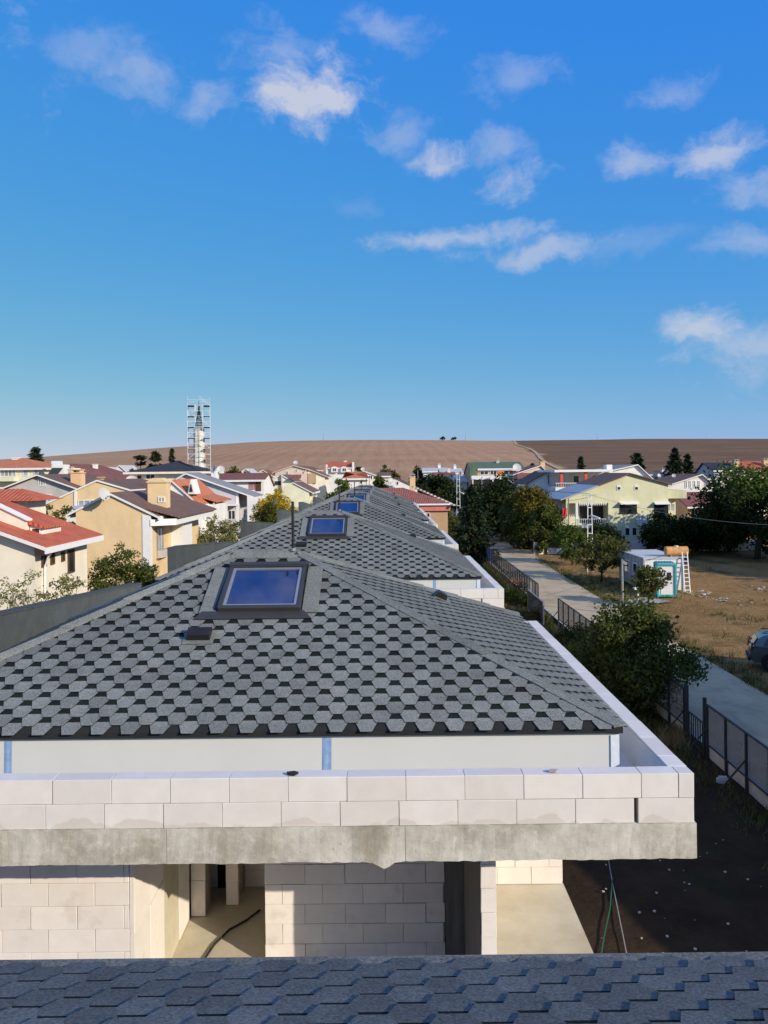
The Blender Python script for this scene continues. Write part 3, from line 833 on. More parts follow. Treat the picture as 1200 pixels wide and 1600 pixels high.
    MB().box(-6.55, LX, LY + .06, 8.3, 0, zt).build('wall', M['block_wall'], root)
    MB().box(-1.64, .745, MY + .06, 8.3, fz - .02, zt).build('wall', M['block_wall'], root)
    MB().box(LX + .003, 2.70, BY, 8.29, fz - .02, zt).build('wall', M['block_wall'], root)
    MB().box(LX + .01, 2.70, .95, 8.28, 0, 2.84).build('wall', M['block_wall'], root)
    MB().box(LX + .003, 2.75, .62, BY - .003, 2.85, 3.0).build('balcony_floor', M['floor_concrete'], root)
    if idx == 0:
        bw, bh = .533, .263
        zb = zt - 9.5 * bh
        w = MB().box(-6.53, LX - .02, LY + .02, LY + .055, fz, zt - .003).build('wall', M['mortar'], root)
        block_face(w, (-6.55, LY, zb), (1, 0, 0), (0, -1, 0), 6.55 + LX, zt - zb - .003, bw, bh, .055, 'block_wall', .2)
        # side return with a concrete column let in, and a pier at its end
        w = MB().box(LX + .002, LX + .02, LY + .07, BY - .3, fz, zt - .003).build('wall', M['mortar'], root)
        block_face(w, (LX + .052, LY + .005, zb), (0, 1, 0), (1, 0, 0), 1.22, zt - zb - .003, .62, 1.25, .05, 'block_wall', .0)
        MB().box(LX + .003, LX + .035, LY + 1.235, LY + 2.0, fz, zt - .003).build('column', M['floor_concrete'], root)
        block_face(w, (LX + .052, LY + 2.01, zb), (0, 1, 0), (1, 0, 0), .55, zt - zb - .003, .6, .62, .05, 'block_wall', .0)
        w = MB().box(LX + .06, LX + .26, LY + 2.62, LY + 3.0, fz, zt - .003).build('wall', M['mortar'], root)
        block_face(w, (LX + .055, LY + 2.60, zb), (1, 0, 0), (0, -1, 0), .215, zt - zb - .003, .27, bh * 2, .06, 'block_wall', 0)
        MB().box(-2.68, -2.46, BY - .05, BY - .004, fz, zt - .25).build('doorway', M['felt_dark'], root)
        w = MB().box(-2.44, -2.27, BY - .55, BY - .005, fz, zt - .003).build('wall', M['mortar'], root)
        block_face(w, (-2.45, BY - .565, zb), (1, 0, 0), (0, -1, 0), .19, zt - zb - .003, .22, .35, .06, 'block_wall', 0)
        w = MB().box(-2.26, -1.66, BY - .03, BY - .003, fz, zt - .003).build('wall', M['mortar'], root)
        block_face(w, (-2.26, BY - .045, zb), (1, 0, 0), (0, -1, 0), .62, zt - zb - .003, bw, bh, .05, 'block_wall', .2)
        w = MB().box(-1.62, .725, MY + .02, MY + .058, fz, zt - .003).build('wall', M['mortar'], root)
        block_face(w, (-1.64, MY, zb), (1, 0, 0), (0, -1, 0), 2.385, zt - zb - .003, bw, bh, .055, 'block_wall', .3)
        MB().box(.75, .99, MY - .02, BY - .005, fz, zt - .003).build('column', M['board_concrete'], root)
        w = MB().box(1.015, 1.155, .50, BY - .01, fz - .3, zt - .003).build('wall', M['mortar'], root)
        block_face(w, (1.0, .45, zb - .4), (1, 0, 0), (0, -1, 0), .17, zt - zb + .397, .2, bh, .06, 'block_wall', 0)
        block_face(w, (1.17, .515, zb), (0, 1, 0), (1, 0, 0), BY - .53, zt - zb - .003, bw, bh, .05, 'block_wall', .25)
        MB().box(.996, 1.012, .515, BY - .01, fz, zt - .003).build('shuttered_face', M['board_concrete'], root)
        w = MB().box(1.18, 2.68, BY - .03, BY - .003, fz, zt - .003).build('wall', M['mortar'], root)
        block_face(w, (1.175, BY - .045, zb), (1, 0, 0), (0, -1, 0), 1.56, zt - zb - .003, bw, bh, .05, 'block_wall', .25)
        block_face(w, (2.745, BY + .01, zb), (0, 1, 0), (1, 0, 0), 1.2, zt - zb - .003, bw, bh, .04, 'block_wall', .25)
    return root
for k, F in enumerate(HOUSE_F): make_house(F, k)

# the house under the camera: only the far slope of its roof is seen, at the foot of the picture
root0 = empty('terraced_house', (0, 0, 0), 0, 'blue-grey shingled roof slope in the foreground at the bottom edge', 'house', 'row of grey shingled houses')
ez0, rz0 = EYE - 2.57, EYE - 1.31
def vis0(p): return p.y > 2.55 and abs(p.x / p.y) < .62
hip_roof(root0, -6.4, 3.5, -2.85, 4.15, .65, ez0, rz0, -2.35, -1.0, 'shingle_blue', 0, {'back': vis0}, Vector((0, 2, EYE)))
MB().box(-6.0, 3.1, -2.4, 3.4, 0, ez0 - .08).build('wall', M['block_wall'], root0)
MB().box(-6.42, 3.52, 4.09, 4.20, ez0 - .035, ez0 + .012).build('starter_strip', M['shingle_blue'], root0)

# small things on and around the nearest house
def slab_piece(name, c, s, mat, label, cat):
    mb = MB(); r = random.Random(hash(name + label) % 99)
    pts = [(c[0] + s * math.cos(a) * r.uniform(.7, 1.2), c[1] + s * .7 * math.sin(a) * r.uniform(.7, 1.2), c[2]) for a in (0.2, 1.4, 2.6, 3.7, 5.1)]
    mb.prism(pts, (0, 0, .02))
    return tag(mb.build(name, mat), label, cat)
slab_piece('shingle_scrap', (-.98, 8.22, SLAB_TOP + .515), .065, M['felt_dark'], 'small black scrap of shingle lying on the white block parapet', 'scrap')
slab_piece('shingle_scrap', (1.72, 8.21, SLAB_TOP + .515), .05, M['mortar'], 'tiny grey-brown scrap on the parapet near its right corner', 'scrap')
fzw = 3.004
pc = [gnd(406, 1424, fzw), gnd(385, 1440, fzw), gnd(358, 1455, fzw), gnd(335, 1478, fzw), gnd(312, 1512, fzw)]
tag(MB().tube([p + Vector((0, 0, .02)) for p in pc], .016, 6).build('cable', M['wire']), 'black cable lying across the balcony floor behind the block walls', 'cable')
hose = [Vector((2.85, 8.3, SLAB_TOP - .37))] + [gnd(957, 1372, .12), gnd(953, 1420, .1), gnd(944, 1462, .1), gnd(938, 1500, .1), gnd(934, 1560, .1)]
tag(MB().tube(hose[1:], .013, 6).build('garden_hose', plain('hose_green', (.02, .13, .06), .6)), 'thin green hose lying on the dark garden soil', 'hose')
wh = [gnd(950, 1338, .1), gnd(957, 1380, .1), gnd(965, 1420, .1), gnd(973, 1460, .1), gnd(981, 1500, .1), gnd(990, 1560, .1)]
tag(MB().tube(wh, .011, 6).build('pale_cable', M['wire_grey']), 'pale grey cable running straight over the dark garden soil', 'cable')
mb = MB(); r = random.Random(11)
for k in range(40):
    p = gnd(r.uniform(880, 1195), r.uniform(1290, 1530), .07) if k < 90 else gnd(r.uniform(1080, 1200), r.uniform(1180, 1300), .07)
    if p.x > 10.3 or p.x < 3.3: continue
    s = r.uniform(.008, .035)
    mb.prism([p + Vector((s * math.cos(a) * r.uniform(.6, 1.3), s * math.sin(a), 0)) for a in (0, 1.2, 2.5, 4, 5.2)], (r.uniform(-.01, .01), 0, s * .7))
o = tag(mb.build('rubble', M['litter']), 'scattered pale crumbs of block and litter on the garden soil', 'rubble', kind='stuff')

# ------------------------------------------------------------------ houses of the neighbourhood
class House:
    def __init__(s, name, label, x0, x1, y0, y1, group=None, cat='house'):
        s.x0, s.x1, s.y0, s.y1 = x0, x1, y0, y1
        s.o = Vector(((x0 + x1) / 2, y0, 0))
        s.root = empty(name, s.o, 0, label, cat, group)
    def L(s, p): return Vector(p) - s.o
    def add(s, mb, name, mats, parent=None, uv=False, **kw):
        mb.v = [tuple(s.L(p)) for p in mb.v]
        o = mb.build(name, mats, parent or s.root, **kw)
        if uv: slope_uv(o.data)
        return o
    def gable_y(s, eL, eR, rz, xr, wall, roof, over=.45, fover=.3, fascia='white_paint', th=.13):
        x0, x1, y0, y1 = s.x0, s.x1, s.y0, s.y1
        s.add(MB().prism([(x0, y0, 0), (x1, y0, 0), (x1, y0, eR), (xr, y0, rz), (x0, y0, eL)], (0, y1 - y0, 0)), 'wall', M[wall])
        sr, sl = (rz - eR) / (x1 - xr), (rz - eL) / (xr - x0)
        ya, yb = y0 - fover, y1 + fover
        for e, xx, sg, slope in ((eR, x1, 1, sr), (eL, x0, -1, sl)):
            xe, ze = xx + sg * over, e - slope * over
            a, b = (xr, ya, rz + .02), (xe, ya, ze + .02)
            up = Vector((0, 0, th))
            pts = [Vector(a), Vector(b), Vector(b) + up, Vector(a) + up]
            if sg < 0: pts = pts[::-1]
            rf = s.add(MB().prism(pts, (0, yb - ya, 0)), 'roof', M[roof], uv=True)
            if fascia:
                pts2 = [Vector((xr, ya - .04, rz - .01)), Vector((xe, ya - .04, ze - .01)), Vector((xe, ya - .04, ze + .13)), Vector((xr, ya - .04, rz + .13))]
                s.add(MB().prism(pts2, (0, .035, 0)).box(min(xe, xe + sg * .06), max(xe, xe + sg * .06), ya - .04, yb, ze - .14, ze + .10), 'fascia', M[fascia], rf)
        return s
    def gable_x(s, eF, eB, rz, yr, wall, roof, over=.45, sover=.3, fascia='white_paint', th=.13):
        x0, x1, y0, y1 = s.x0, s.x1, s.y0, s.y1
        s.add(MB().prism([(x0, y0, 0), (x0, y0, eF), (x0, yr, rz), (x0, y1, eB), (x0, y1, 0)], (x1 - x0, 0, 0)), 'wall', M[wall])
        for e, yy, sg, slope in ((eF, y0, -1, (rz - eF) / (yr - y0)), (eB, y1, 1, (rz - eB) / (y1 - yr))):
            ye, ze = yy + sg * over, e - slope * over
            up = Vector((0, 0, th)); a, b = Vector((x0 - sover, yr, rz + .02)), Vector((x0 - sover, ye, ze + .02))
            rf = s.add(MB().prism([a, b, b + up, a + up], (x1 - x0 + 2 * sover, 0, 0)), 'roof', M[roof], uv=True)
            if fascia: s.add(MB().box(x0 - sover, x1 + sover, min(ye, ye + sg * .06), max(ye, ye + sg * .06), ze - .12, ze + .10), 'fascia', M[fascia], rf)
        return s
    def hip(s, ez, rz, inset, wall, roof, over=.6, fascia='white_paint', along='x'):
        x0, x1, y0, y1 = s.x0, s.x1, s.y0, s.y1
        s.add(MB().box(x0, x1, y0, y1, 0, ez), 'wall', M[wall])
        X0, X1, Y0, Y1 = x0 - over, x1 + over, y0 - over, y1 + over; z = ez + .02
        ym, xm = (Y0 + Y1) / 2, (X0 + X1) / 2
        if along == 'x': G0, G1 = (X0 + inset, ym, rz), (X1 - inset, ym, rz)
        else: G0, G1 = (xm, Y0 + inset, rz), (xm, Y1 - inset, rz)
        A, B, C, D_ = (X0, Y0, z), (X1, Y0, z), (X1, Y1, z), (X0, Y1, z)
        mb = MB()
        if along == 'x': mb.poly([A, B, G1, G0]).poly([B, C, G1]).poly([C, D_, G0, G1]).poly([D_, A, G0])
        else: mb.poly([A, B, G0]).poly([B, C, G1, G0]).poly([C, D_, G1]).poly([D_, A, G0, G1])
        mb.poly([(X0, Y0, z), (X0, Y1, z), (X1, Y1, z), (X1, Y0, z)])
        rf = s.add(mb, 'roof', M[roof], uv=True)
        if fascia: s.add(MB().box(X0 - .03, X1 + .03, Y0 - .05, Y0 - .005, z - .22, z + .05).box(X1 + .005, X1 + .05, Y0, Y1, z - .22, z + .05).box(X0 - .05, X0 - .005, Y0, Y1, z - .22, z + .05), 'fascia', M[fascia], rf)
        return s
    def window(s, face, a0, a1, z0, z1, pane='window_glass', frame='white_paint', mull=1, at_=None, arch=False, name='window', sill=False):
        """face: front (a = X) or right / left (a = Y)"""
        w = .07; d = .06
        mb, pn = MB(), MB()
        base = at_ if at_ is not None else {'front': s.y0, 'right': s.x1, 'left': s.x0}[face]
        def bx(m, u0, u1, q0, q1, k0, k1):
            if face == 'front': m.box(u0, u1, base - k1, base - k0, q0, q1)
            elif face == 'right': m.box(base + k0, base + k1, u0, u1, q0, q1)
            else: m.box(base - k1, base - k0, u0, u1, q0, q1)
        bx(mb, a0, a0 + w, z0, z1, .004, d); bx(mb, a1 - w, a1, z0, z1, .004, d)
        bx(mb, a0 + w, a1 - w, z0, z0 + w, .004, d); bx(mb, a0 + w, a1 - w, z1 - w, z1, .004, d)
        for k in range(mull):
            c = a0 + (a1 - a0) * (k + 1) / (mull + 1); bx(mb, c - w / 2, c + w / 2, z0 + w, z1 - w, .004, d - .01)
        if arch and face == 'front':
            n = 8; c = (a0 + a1) / 2; rr = (a1 - a0) / 2
            mb.prism([(c + rr * math.cos(math.pi * i / n), base - d, z1 + rr * .8 * math.sin(math.pi * i / n)) for i in range(n + 1)], (0, d - .004, 0))
        if sill: bx(mb, a0 - .1, a1 + .1, z0 - .1, z0 - .003, .004, .14)
        bx(pn, a0 + w, a1 - w, z0 + w, z1 - w, .004, .022)
        f = s.add(mb, name, M[frame]); s.add(pn, 'pane', M[pane], f)
        return f
    def pwin(s, px0, px1, py0, py1, face='front', **kw):
        """the same from photograph pixels"""
        if face == 'front':
            Y = kw.get('at_') or s.y0
            return s.window(face, PX(px0, Y, py0), PX(px1, Y, py0), PZ((px0 + px1) / 2, py1, Y), PZ((px0 + px1) / 2, py0, Y), **kw)
        X = kw.get('at_') or s.x1
        Y0, Y1 = X / ray(px0, py0)[0], X / ray(px1, py0)[0]; Ym = (Y0 + Y1) / 2
        return s.window(face, min(Y0, Y1), max(Y0, Y1), PZ((px0 + px1) / 2, py1, Ym), PZ((px0 + px1) / 2, py0, Ym), **kw)
    def chimney(s, x0, x1, y0, y1, z0, z1, mat, cap='white_paint', pot=True):
        c = s.add(MB().box(x0, x1, y0, y1, z0, z1 - .1), 'chimney', M[mat])
        mb = MB().box(x0 - .08, x1 + .08, y0 - .08, y1 + .08, z1 - .098, z1)
        if pot: mb.box(x0 + .1, x0 + .2, y0 + .1, y1 - .1, z1, z1 + .25).box(x1 - .2, x1 - .1, y0 + .1, y1 - .1, z1, z1 + .25).box(x0, x1, y0, y1, z1 + .252, z1 + .32)
        s.add(mb, 'chimney_cap', M[cap], c)
        return c

def dish(p, r, az, label, back=False):
    """satellite dish on a short mast; az = heading it faces, from -Y towards +X"""
    root = empty('satellite_dish', p, az, label, 'satellite dish')
    mb = MB(); n, k = 16, 4; c = Vector((0, 0, r * 1.25)); tilt = R(28)
    def pt(i, a):
        rr = r * i / k; dpt = .22 * r * (1 - (i / k) ** 2)
        v = Vector((rr * math.cos(a), dpt, rr * math.sin(a)))
        return c + Vector((v.x, v.y * math.cos(tilt) + v.z * math.sin(tilt) * .6, v.z * math.cos(tilt)))
    for i in range(1, k + 1):
        for q in range(n):
            a0, a1 = 2 * math.pi * q / n, 2 * math.pi * (q + 1) / n
            if i == 1: mb.poly([pt(0, 0), pt(1, a0), pt(1, a1)])
            else: mb.poly([pt(i - 1, a0), pt(i, a0), pt(i, a1), pt(i - 1, a1)])
    mb.build('bowl', M['dish'], root, smooth=True)
    MB().tube([(0, .25 * r, 0), (0, .25 * r, r * 1.25)], .035, 6).build('mast', M['grey_metal'], root)
    MB().tube([(0, .1, r * .5), (0, -r * .9, r * .9)], .02, 6).box(-.06, .06, -r * .9 - .1, -r * .9 + .05, r * .86, r * .98).build('feed_arm', M['grey_metal'], root)
    return root

HG = 'houses of the neighbourhood'
# -- left: cream house with red tiles nearest the left edge
h = House('house', 'cream house with bright red tiled roof and slit windows at the left edge', -25, -14.0, 31.7, 37.3, HG)
h.gable_y(6.78, 6.78, 8.75, -19.4, 'plaster_cream', 'tile_red', .6, .4)
for a, b, c, d in ((64, 71, 868, 886), (78, 84, 864, 882), (95, 100, 862, 877), (105, 115, 859, 895)): h.pwin(a, b, c, d, 'right', frame='wood_dark', mull=0)
h.add(MB().prism([(-19, 33.0, 7.6), (-14.9, 33.0, 6.95), (-14.9, 33.0, 7.66), (-16.1, 33.0, 8.26), (-19, 33.0, 9.0)], (0, .28, 0)), 'dormer', M['plaster_cream'])
h.add(MB().prism([(-19.1, 32.9, 9.03), (-16.1, 32.9, 8.28), (-14.8, 32.9, 7.64), (-14.8, 32.9, 7.72), (-16.1, 32.9, 8.36), (-19.1, 32.9, 9.11)], (0, .45, 0)), 'dormer_roof', M['white_paint'])
h.add(MB().box(-14.895, -14.35, 33.3, 35.2, 6.7, 7.42), 'dormer_window_box', M['plaster_white'])
h.window('front', -14.85, -14.4, 6.98, 7.36, frame='white_paint', mull=0, at_=33.3)
h.add(MB().prism([(-14.896, 33.1, 7.5), (-14.2, 33.1, 7.3), (-14.2, 33.1, 7.38), (-14.896, 33.1, 7.68)], (0, 2.2, 0)), 'dormer_roof', M['tile_red'], uv=True)
h.add(MB().tube([(-13.45, 32.3, 6.55), (-13.75, 32.4, 6.2), (-13.93, 32.5, 5.8), (-13.93, 32.5, 3)], .05, 8), 'downpipe', M['white_paint'])
h = House('house', 'cream stair tower with overhanging red tile roof behind the slit-window house', -26, -18.0, 40, 42.2, HG)
h.hip(8.25, 8.85, 1.4, 'plaster_cream', 'tile_red', .7, None)
h.pwin(10, 23, 780, 792, mull=0, frame='wood_dark')
for k in range(11): h.add(MB().box(-26.3 + k * .75, -26.18 + k * .75, 39.35, 39.99, 8.08, 8.2), 'rafter_tail', M['wood_dark'])
# -- yellow house with brown roof
y0 = 52.0
h = House('house', 'yellow ochre house with brown roof and tall chimney, nearest of the yellow ones', PX(118, y0), PX(234, y0), y0, 65.5, HG)
h.gable_y(PZ(120, 800, y0), PZ(234, 803, y0), PZ(172, 773, y0), PX(172, y0), 'plaster_yellow', 'tile_brown', .55, .12)
h.add(MB().box(h.x1 - .5, h.x1 + .05, y0 - .05, y0 + .3, 0, PZ(234, 805, y0)), 'corner_pilaster', M['white_paint'])
h.add(MB().prism([(h.x1 + .05, y0 - .12, 6.15), (h.x1 + 1.5, y0 + .8, 6.15), (h.x1 + 1.5, 64.5, 6.15), (h.x1 + .05, 65.4, 6.15)], (0, 0, .42)), 'eave_box', M['white_paint'])
h.add(MB().prism([(h.x1 - .6, y0 - .1, 7.35), (h.x1 + 1.7, y0 + .9, 6.6), (h.x1 + 1.7, 64.6, 6.6), (h.x1 - .6, 65.4, 7.35)], (0, 0, .1)), 'porch_roof', M['tile_brown'], uv=True)
for a, b in ((57.0, 59.6),): h.add(MB().box(h.x1 + .01, h.x1 + .9, a, b, 0, 6.14), 'white_bay', M['white_paint'])
h.window('right', 53.4, 54.9, 3.9, 5.9, pane='window_light', frame='grey_metal', mull=1, sill=True)
h.add(MB().box(h.x1 + .06, h.x1 + .4, 53.4, 55.2, 3.9, 4.4), 'window_basket', M['plaster_grey'])
cx = PX(246, 55.5); h.chimney(cx - .6, cx + .7, 55.2, 56.2, 6.5, PZ(246, 752, 55.5), 'plaster_yellow', 'plaster_yellow', False)
h.window('front', cx + .12, cx + .6, PZ(256, 785, 55.2), PZ(256, 776, 55.2), at_=55.2, mull=1, pane='window_light')
h.add(MB().prism([(cx - .65, 55.1, PZ(240, 753, 55.5)), (cx + .75, 55.1, PZ(240, 753, 55.5)), (cx + .35, 55.1, PZ(240, 747, 55.5)), (cx - .25, 55.1, PZ(240, 747, 55.5))], (0, 1.2, 0)), 'chimney_hood', M['plaster_yellow'])
dish(at(163, 778, 51.0) + Vector((0, 0, -.3)), .45, R(60), 'pale satellite dish above the gable of the yellow house')
# neighbour gable of the same yellow
y0 = 66.0
h = House('house', 'second yellow ochre house with long sloping gable, behind and left of the first', PX(46, y0), PX(200, y0), y0, 78, HG)
h.gable_y(PZ(50, 800, y0), PZ(195, 766, y0), PZ(152, 752, y0), PX(152, y0), 'plaster_yellow', 'tile_brown', .2, .1)
h.add(MB().box(PX(116, y0), PX(119.5, y0), y0 - .08, y0 - .003, 4, PZ(118, 765, y0)), 'drain_strip', M['white_paint'])
h.pwin(122, 150, 781, 793, pane='window_light', mull=2)
h.chimney(PX(150, y0), PX(155, y0), y0 + .5, y0 + 1.2, 7, PZ(152, 745, y0), 'plaster_tan', 'plaster_tan', False)
h = House('lean_to_shed', 'small white and blue shed between the two yellow houses', PX(103, 60), PX(120, 60), 60, 63, HG, 'shed')
h.gable_y(PZ(103, 800, 60), PZ(120, 797, 60), PZ(112, 794, 60), PX(112, 60), 'white_paint', 'lightblue_metal', .1, .1, None)
# grey gable, white red-roofed, pale yellow hip
y0 = 82.0
h = House('house', 'grey rendered gable house with white barge boards left of the yellow houses', PX(12, y0), PX(132, y0), y0, 96, HG)
h.gable_y(PZ(15, 762, y0), PZ(130, 768, y0), PZ(61, 743, y0), PX(61, y0), 'plaster_grey', 'tile_brown', .6, .5)
h.pwin(60, 71, 748, 759, pane='window_light', mull=2); h.pwin(68, 80, 772, 784, pane='window_light', mull=1)
cx = PX(106, y0); h.chimney(cx - .5, cx + .6, y0 + 2, y0 + 3.2, 7, PZ(106, 738, y0), 'plaster_peach', 'plaster_peach')
y0 = 108.0
h = House('house', 'pale yellow house with red hip roof and wide veranda at upper left', PX(-60, y0), PX(68, y0), y0, 120, HG)
h.hip(PZ(40, 732, y0), PZ(5, 716, 114), 6.0, 'plaster_paleyellow', 'tile_orange', .5)
h.pwin(-5, 25, 732, 745, mull=4, pane='window_light'); h.pwin(36, 44, 731, 744, mull=0, pane='window_light'); h.pwin(53, 60, 732, 744, mull=0, pane='window_light')
h.add(MB().box(PX(-60, y0), PX(28, y0), y0 - 1.2, y0 - .01, PZ(10, 752, y0), PZ(10, 745.5, y0)), 'balcony', M['plaster_paleyellow'])
h.chimney(PX(19, 113), PX(27, 113), 113, 114, 10, PZ(22, 715, 113), 'white_paint', 'white_paint', False)
y0 = 120.0
h = House('house', 'white house with long red roof slope behind the grey gable', PX(95, y0), PX(180, y0), y0, 132, HG)
h.gable_y(PZ(95, 735, y0), PZ(180, 747, y0), PZ(109, 726, y0), PX(109, y0), 'plaster_white', 'tile_darkred', .3, .2, 'tile_brown')
h.pwin(114, 119, 736, 741, mull=0, frame='wood_dark'); h.pwin(138, 142, 739, 744, mull=0, frame='wood_dark')
h.chimney(PX(145, 124), PX(150, 124), 124, 125, 9, PZ(147, 725, 124), 'white_paint', 'white_paint', False)
y0 = 100.0
h = House('house', 'low house with red sheet roof and pink chimney right of the grey gable', PX(100, y0), PX(148, y0), y0, 110, HG)
h.gable_y(7.2, PZ(146, 757, y0), PZ(113, 737, y0), PX(113, y0), 'plaster_pink', 'tile_darkred', .3, .2)
h.chimney(PX(105, y0), PX(111, y0), y0 + .3, y0 + 1.2, 8, PZ(108, 733, y0), 'plaster_pink', 'plaster_pink')
h = House('rooftop_tank_stand', 'white rooftop water tank with dark solar panel beside the conifer', PX(73, 104), PX(95, 104), 104, 107, None, 'solar heater')
h.add(MB().box(PX(76, 104), PX(95, 104), 105, 107, 0, PZ(84, 726, 105)), 'tank_house', M['white_paint'])
h.add(MB().prism([(PX(73, 104), 104, PZ(73, 744, 104)), (PX(88, 104), 104, PZ(88, 744, 104)), (PX(94, 104), 104.9, PZ(94, 731, 104.9)), (PX(77, 104), 104.9, PZ(77, 731, 104.9))], (0, .08, -.02)), 'solar_panel', M['sheet_black'])
h.add(MB().tube([(PX(78, 105), 105.8, PZ(80, 724, 105)), (PX(93, 105), 105.8, PZ(93, 724, 105))], .35, 10), 'tank', M['white_metal'])
# small white dormer houses
for px, py, Y, w, lab in ((187, 728, 140, 20, 'tiny white gabled dormer house left of the dark hip roof'), (168, 731, 150, 12, 'smallest white gable peeping over the red roof at left')):
    h = House('house', lab, PX(px - w / 2, Y), PX(px + w / 2, Y), Y, Y + 8, HG)
    h.gable_y(PZ(px, py + 9, Y), PZ(px, py + 9, Y), PZ(px, py, Y), PX(px, Y), 'plaster_white', 'sheet_white', .3, .2)
    h.pwin(px - 3, px + 3, py + 8, py + 13, mull=1)
# dark hip roof house
y0 = 104.0
h = House('house', 'cream house with low black hip roof below the minaret', PX(207, y0), PX(308, y0), y0, 116, HG)
h.hip(PZ(260, 738, y0), PZ(255, 720, 110), 5.6, 'plaster_cream', 'sheet_black', .9, 'plaster_cream')
h.pwin(228, 242, 741, 749, mull=1); h.pwin(214, 222, 742, 750, mull=0)
h.add(MB().box(PX(200, y0), PX(248, y0), y0 - 1.6, y0 - .01, PZ(225, 757, y0), PZ(225, 750.5, y0)), 'balcony', M['plaster_pink'])
dish(at(206, 763, 92), .7, R(20), 'large pale satellite dish left of the orange tiled roof')
# brown tiled roof and orange tiled white house behind the yellow house
y0 = 68.0
h = House('house', 'low house with dark brown tile roof behind the tall yellow chimney', PX(176, y0), PX(262, y0), y0, 76, HG)
h.gable_x(PZ(210, 778, y0), 7.0, PZ(230, 757, 72), 72, 'plaster_pink', 'tile_brown', .3, .3)
y0 = 67.0
h = House('house', 'white house with orange tiled roof between the yellow and the lilac houses', PX(262, y0), PX(306, y0), y0, 76.5, HG)
h.gable_y(PZ(270, 782, y0), PZ(306, 786, y0), PZ(266, 752, y0), PX(268, y0), 'plaster_white', 'tile_orange', .3, .15)
h.add(MB().box(h.x1 - .01, h.x1 + .8, 70, 76.4, 0, PZ(320, 787, 72)), 'side_wing', M['plaster_white'])
h.add(MB().prism([(h.x1 - 1.3, 70, PZ(305, 772, 72)), (h.x1 + 1.15, 70, PZ(322, 784, 72)), (h.x1 + 1.15, 70, PZ(322, 782, 72)), (h.x1 - 1.3, 70, PZ(305, 769.5, 72))], (0, 6.6, 0)), 'wing_roof', M['tile_orange'], uv=True)
h.add(MB().prism([(PX(293, 66.9), 66.9, PZ(293, 772, 67)), (PX(304, 66.9), 66.9, PZ(304, 772, 67)), (PX(298, 66.9), 66.9, PZ(298, 749, 67))], (0, 2.2, 0)), 'dormer', M['plaster_white'])
h.add(MB().prism([(PX(296, 66.8), 66.8, PZ(296, 768, 67)), (PX(301, 66.8), 66.8, PZ(301, 768, 67)), (PX(298.5, 66.8), 66.8, PZ(298, 756, 67))], (0, .08, 0)), 'dormer_pane', M['window_glass'])
h.add(MB().tube([(h.x1 + .83, 70.1, 0), (h.x1 + .83, 70.1, PZ(310, 786, 70))], .07, 6), 'downpipe', M['plaster_pink'])
# lilac house
y0 = 80.0
h = House('house', 'lilac grey house with deep white eaves and recessed porch, right of the orange roof', PX(262, y0), PX(372, y0), y0, 85.2, HG)
h.gable_y(8.4, PZ(373, 769, y0), PZ(292, 741, y0), PX(292, y0), 'plaster_lilac', 'sheet_grey', 1.7, .4, 'white_paint', .18)
h.add(MB().box(PX(334, y0), h.x1, y0 - .9, y0 - .01, PZ(350, 790, y0), PZ(350, 787.5, y0)), 'porch_slab', M['white_paint'])
h.pwin(356, 368, 797, 812, mull=1, frame='white_paint'); h.add(MB().box(h.x1 - .25, h.x1 + .04, y0 - .04, y0 + .2, 0, PZ(373, 770, y0)), 'corner_strip', M['white_paint'])
h.add(MB().box(h.x1 + .01, h.x1 + .12, y0 + 1.2, y0 + 4, 1, 6.3), 'shutter_panel', M['plaster_lilac'])
h.chimney(PX(330, 88), PX(338, 88), 88, 89.5, 8, PZ(334, 733, 88), 'white_paint', 'white_paint', False)
dish(at(333, 741, 86), .42, R(-40), 'grey satellite dish on the lilac house roof, left one of the pair')
dish(at(345, 741, 89), .45, R(15), 'white satellite dish on the lilac house roof, right one of the pair')
y0 = 96.0
h = House('house', 'flat white house with red-brown shutters behind the lilac house', PX(318, y0), PX(412, y0), y0, 104, HG)
h.gable_x(PZ(380, 750, y0), 8, PZ(380, 741, 100), 100, 'plaster_white', 'tile_darkred', .5, .2)
h.pwin(389, 399, 752, 765, mull=1, pane='window_light', frame='red_paint'); h.add(MB().box(PX(400, y0), PX(408, y0), y0 - .1, y0 - .01, PZ(404, 767, y0), PZ(404, 751, y0)), 'shutter', M['wood_dark'])
# far roofs between lilac and pale yellow houses
y0 = 160
for a, b, t, e, w, rf, lab in ((372, 396, 733, 742, 'plaster_white', 'sheet_white', 'small far white house right of the minaret'), (398, 424, 735, 743, 'plaster_peach', 'tile_darkred', 'small far peach coloured house above the red-brown shutters')):
    h = House('house', lab, PX(a, y0), PX(b, y0), y0, y0 + 9, HG)
    h.gable_y(PZ(a, e, y0), PZ(b, e, y0), PZ((a + b) / 2, t, y0), PX((a + b) / 2, y0), w, rf, .3, .2)
    h.pwin(a + 5, a + 9, e + 1, e + 7, mull=0); h.pwin(a + 13, a + 17, e + 1, e + 7, mull=0)
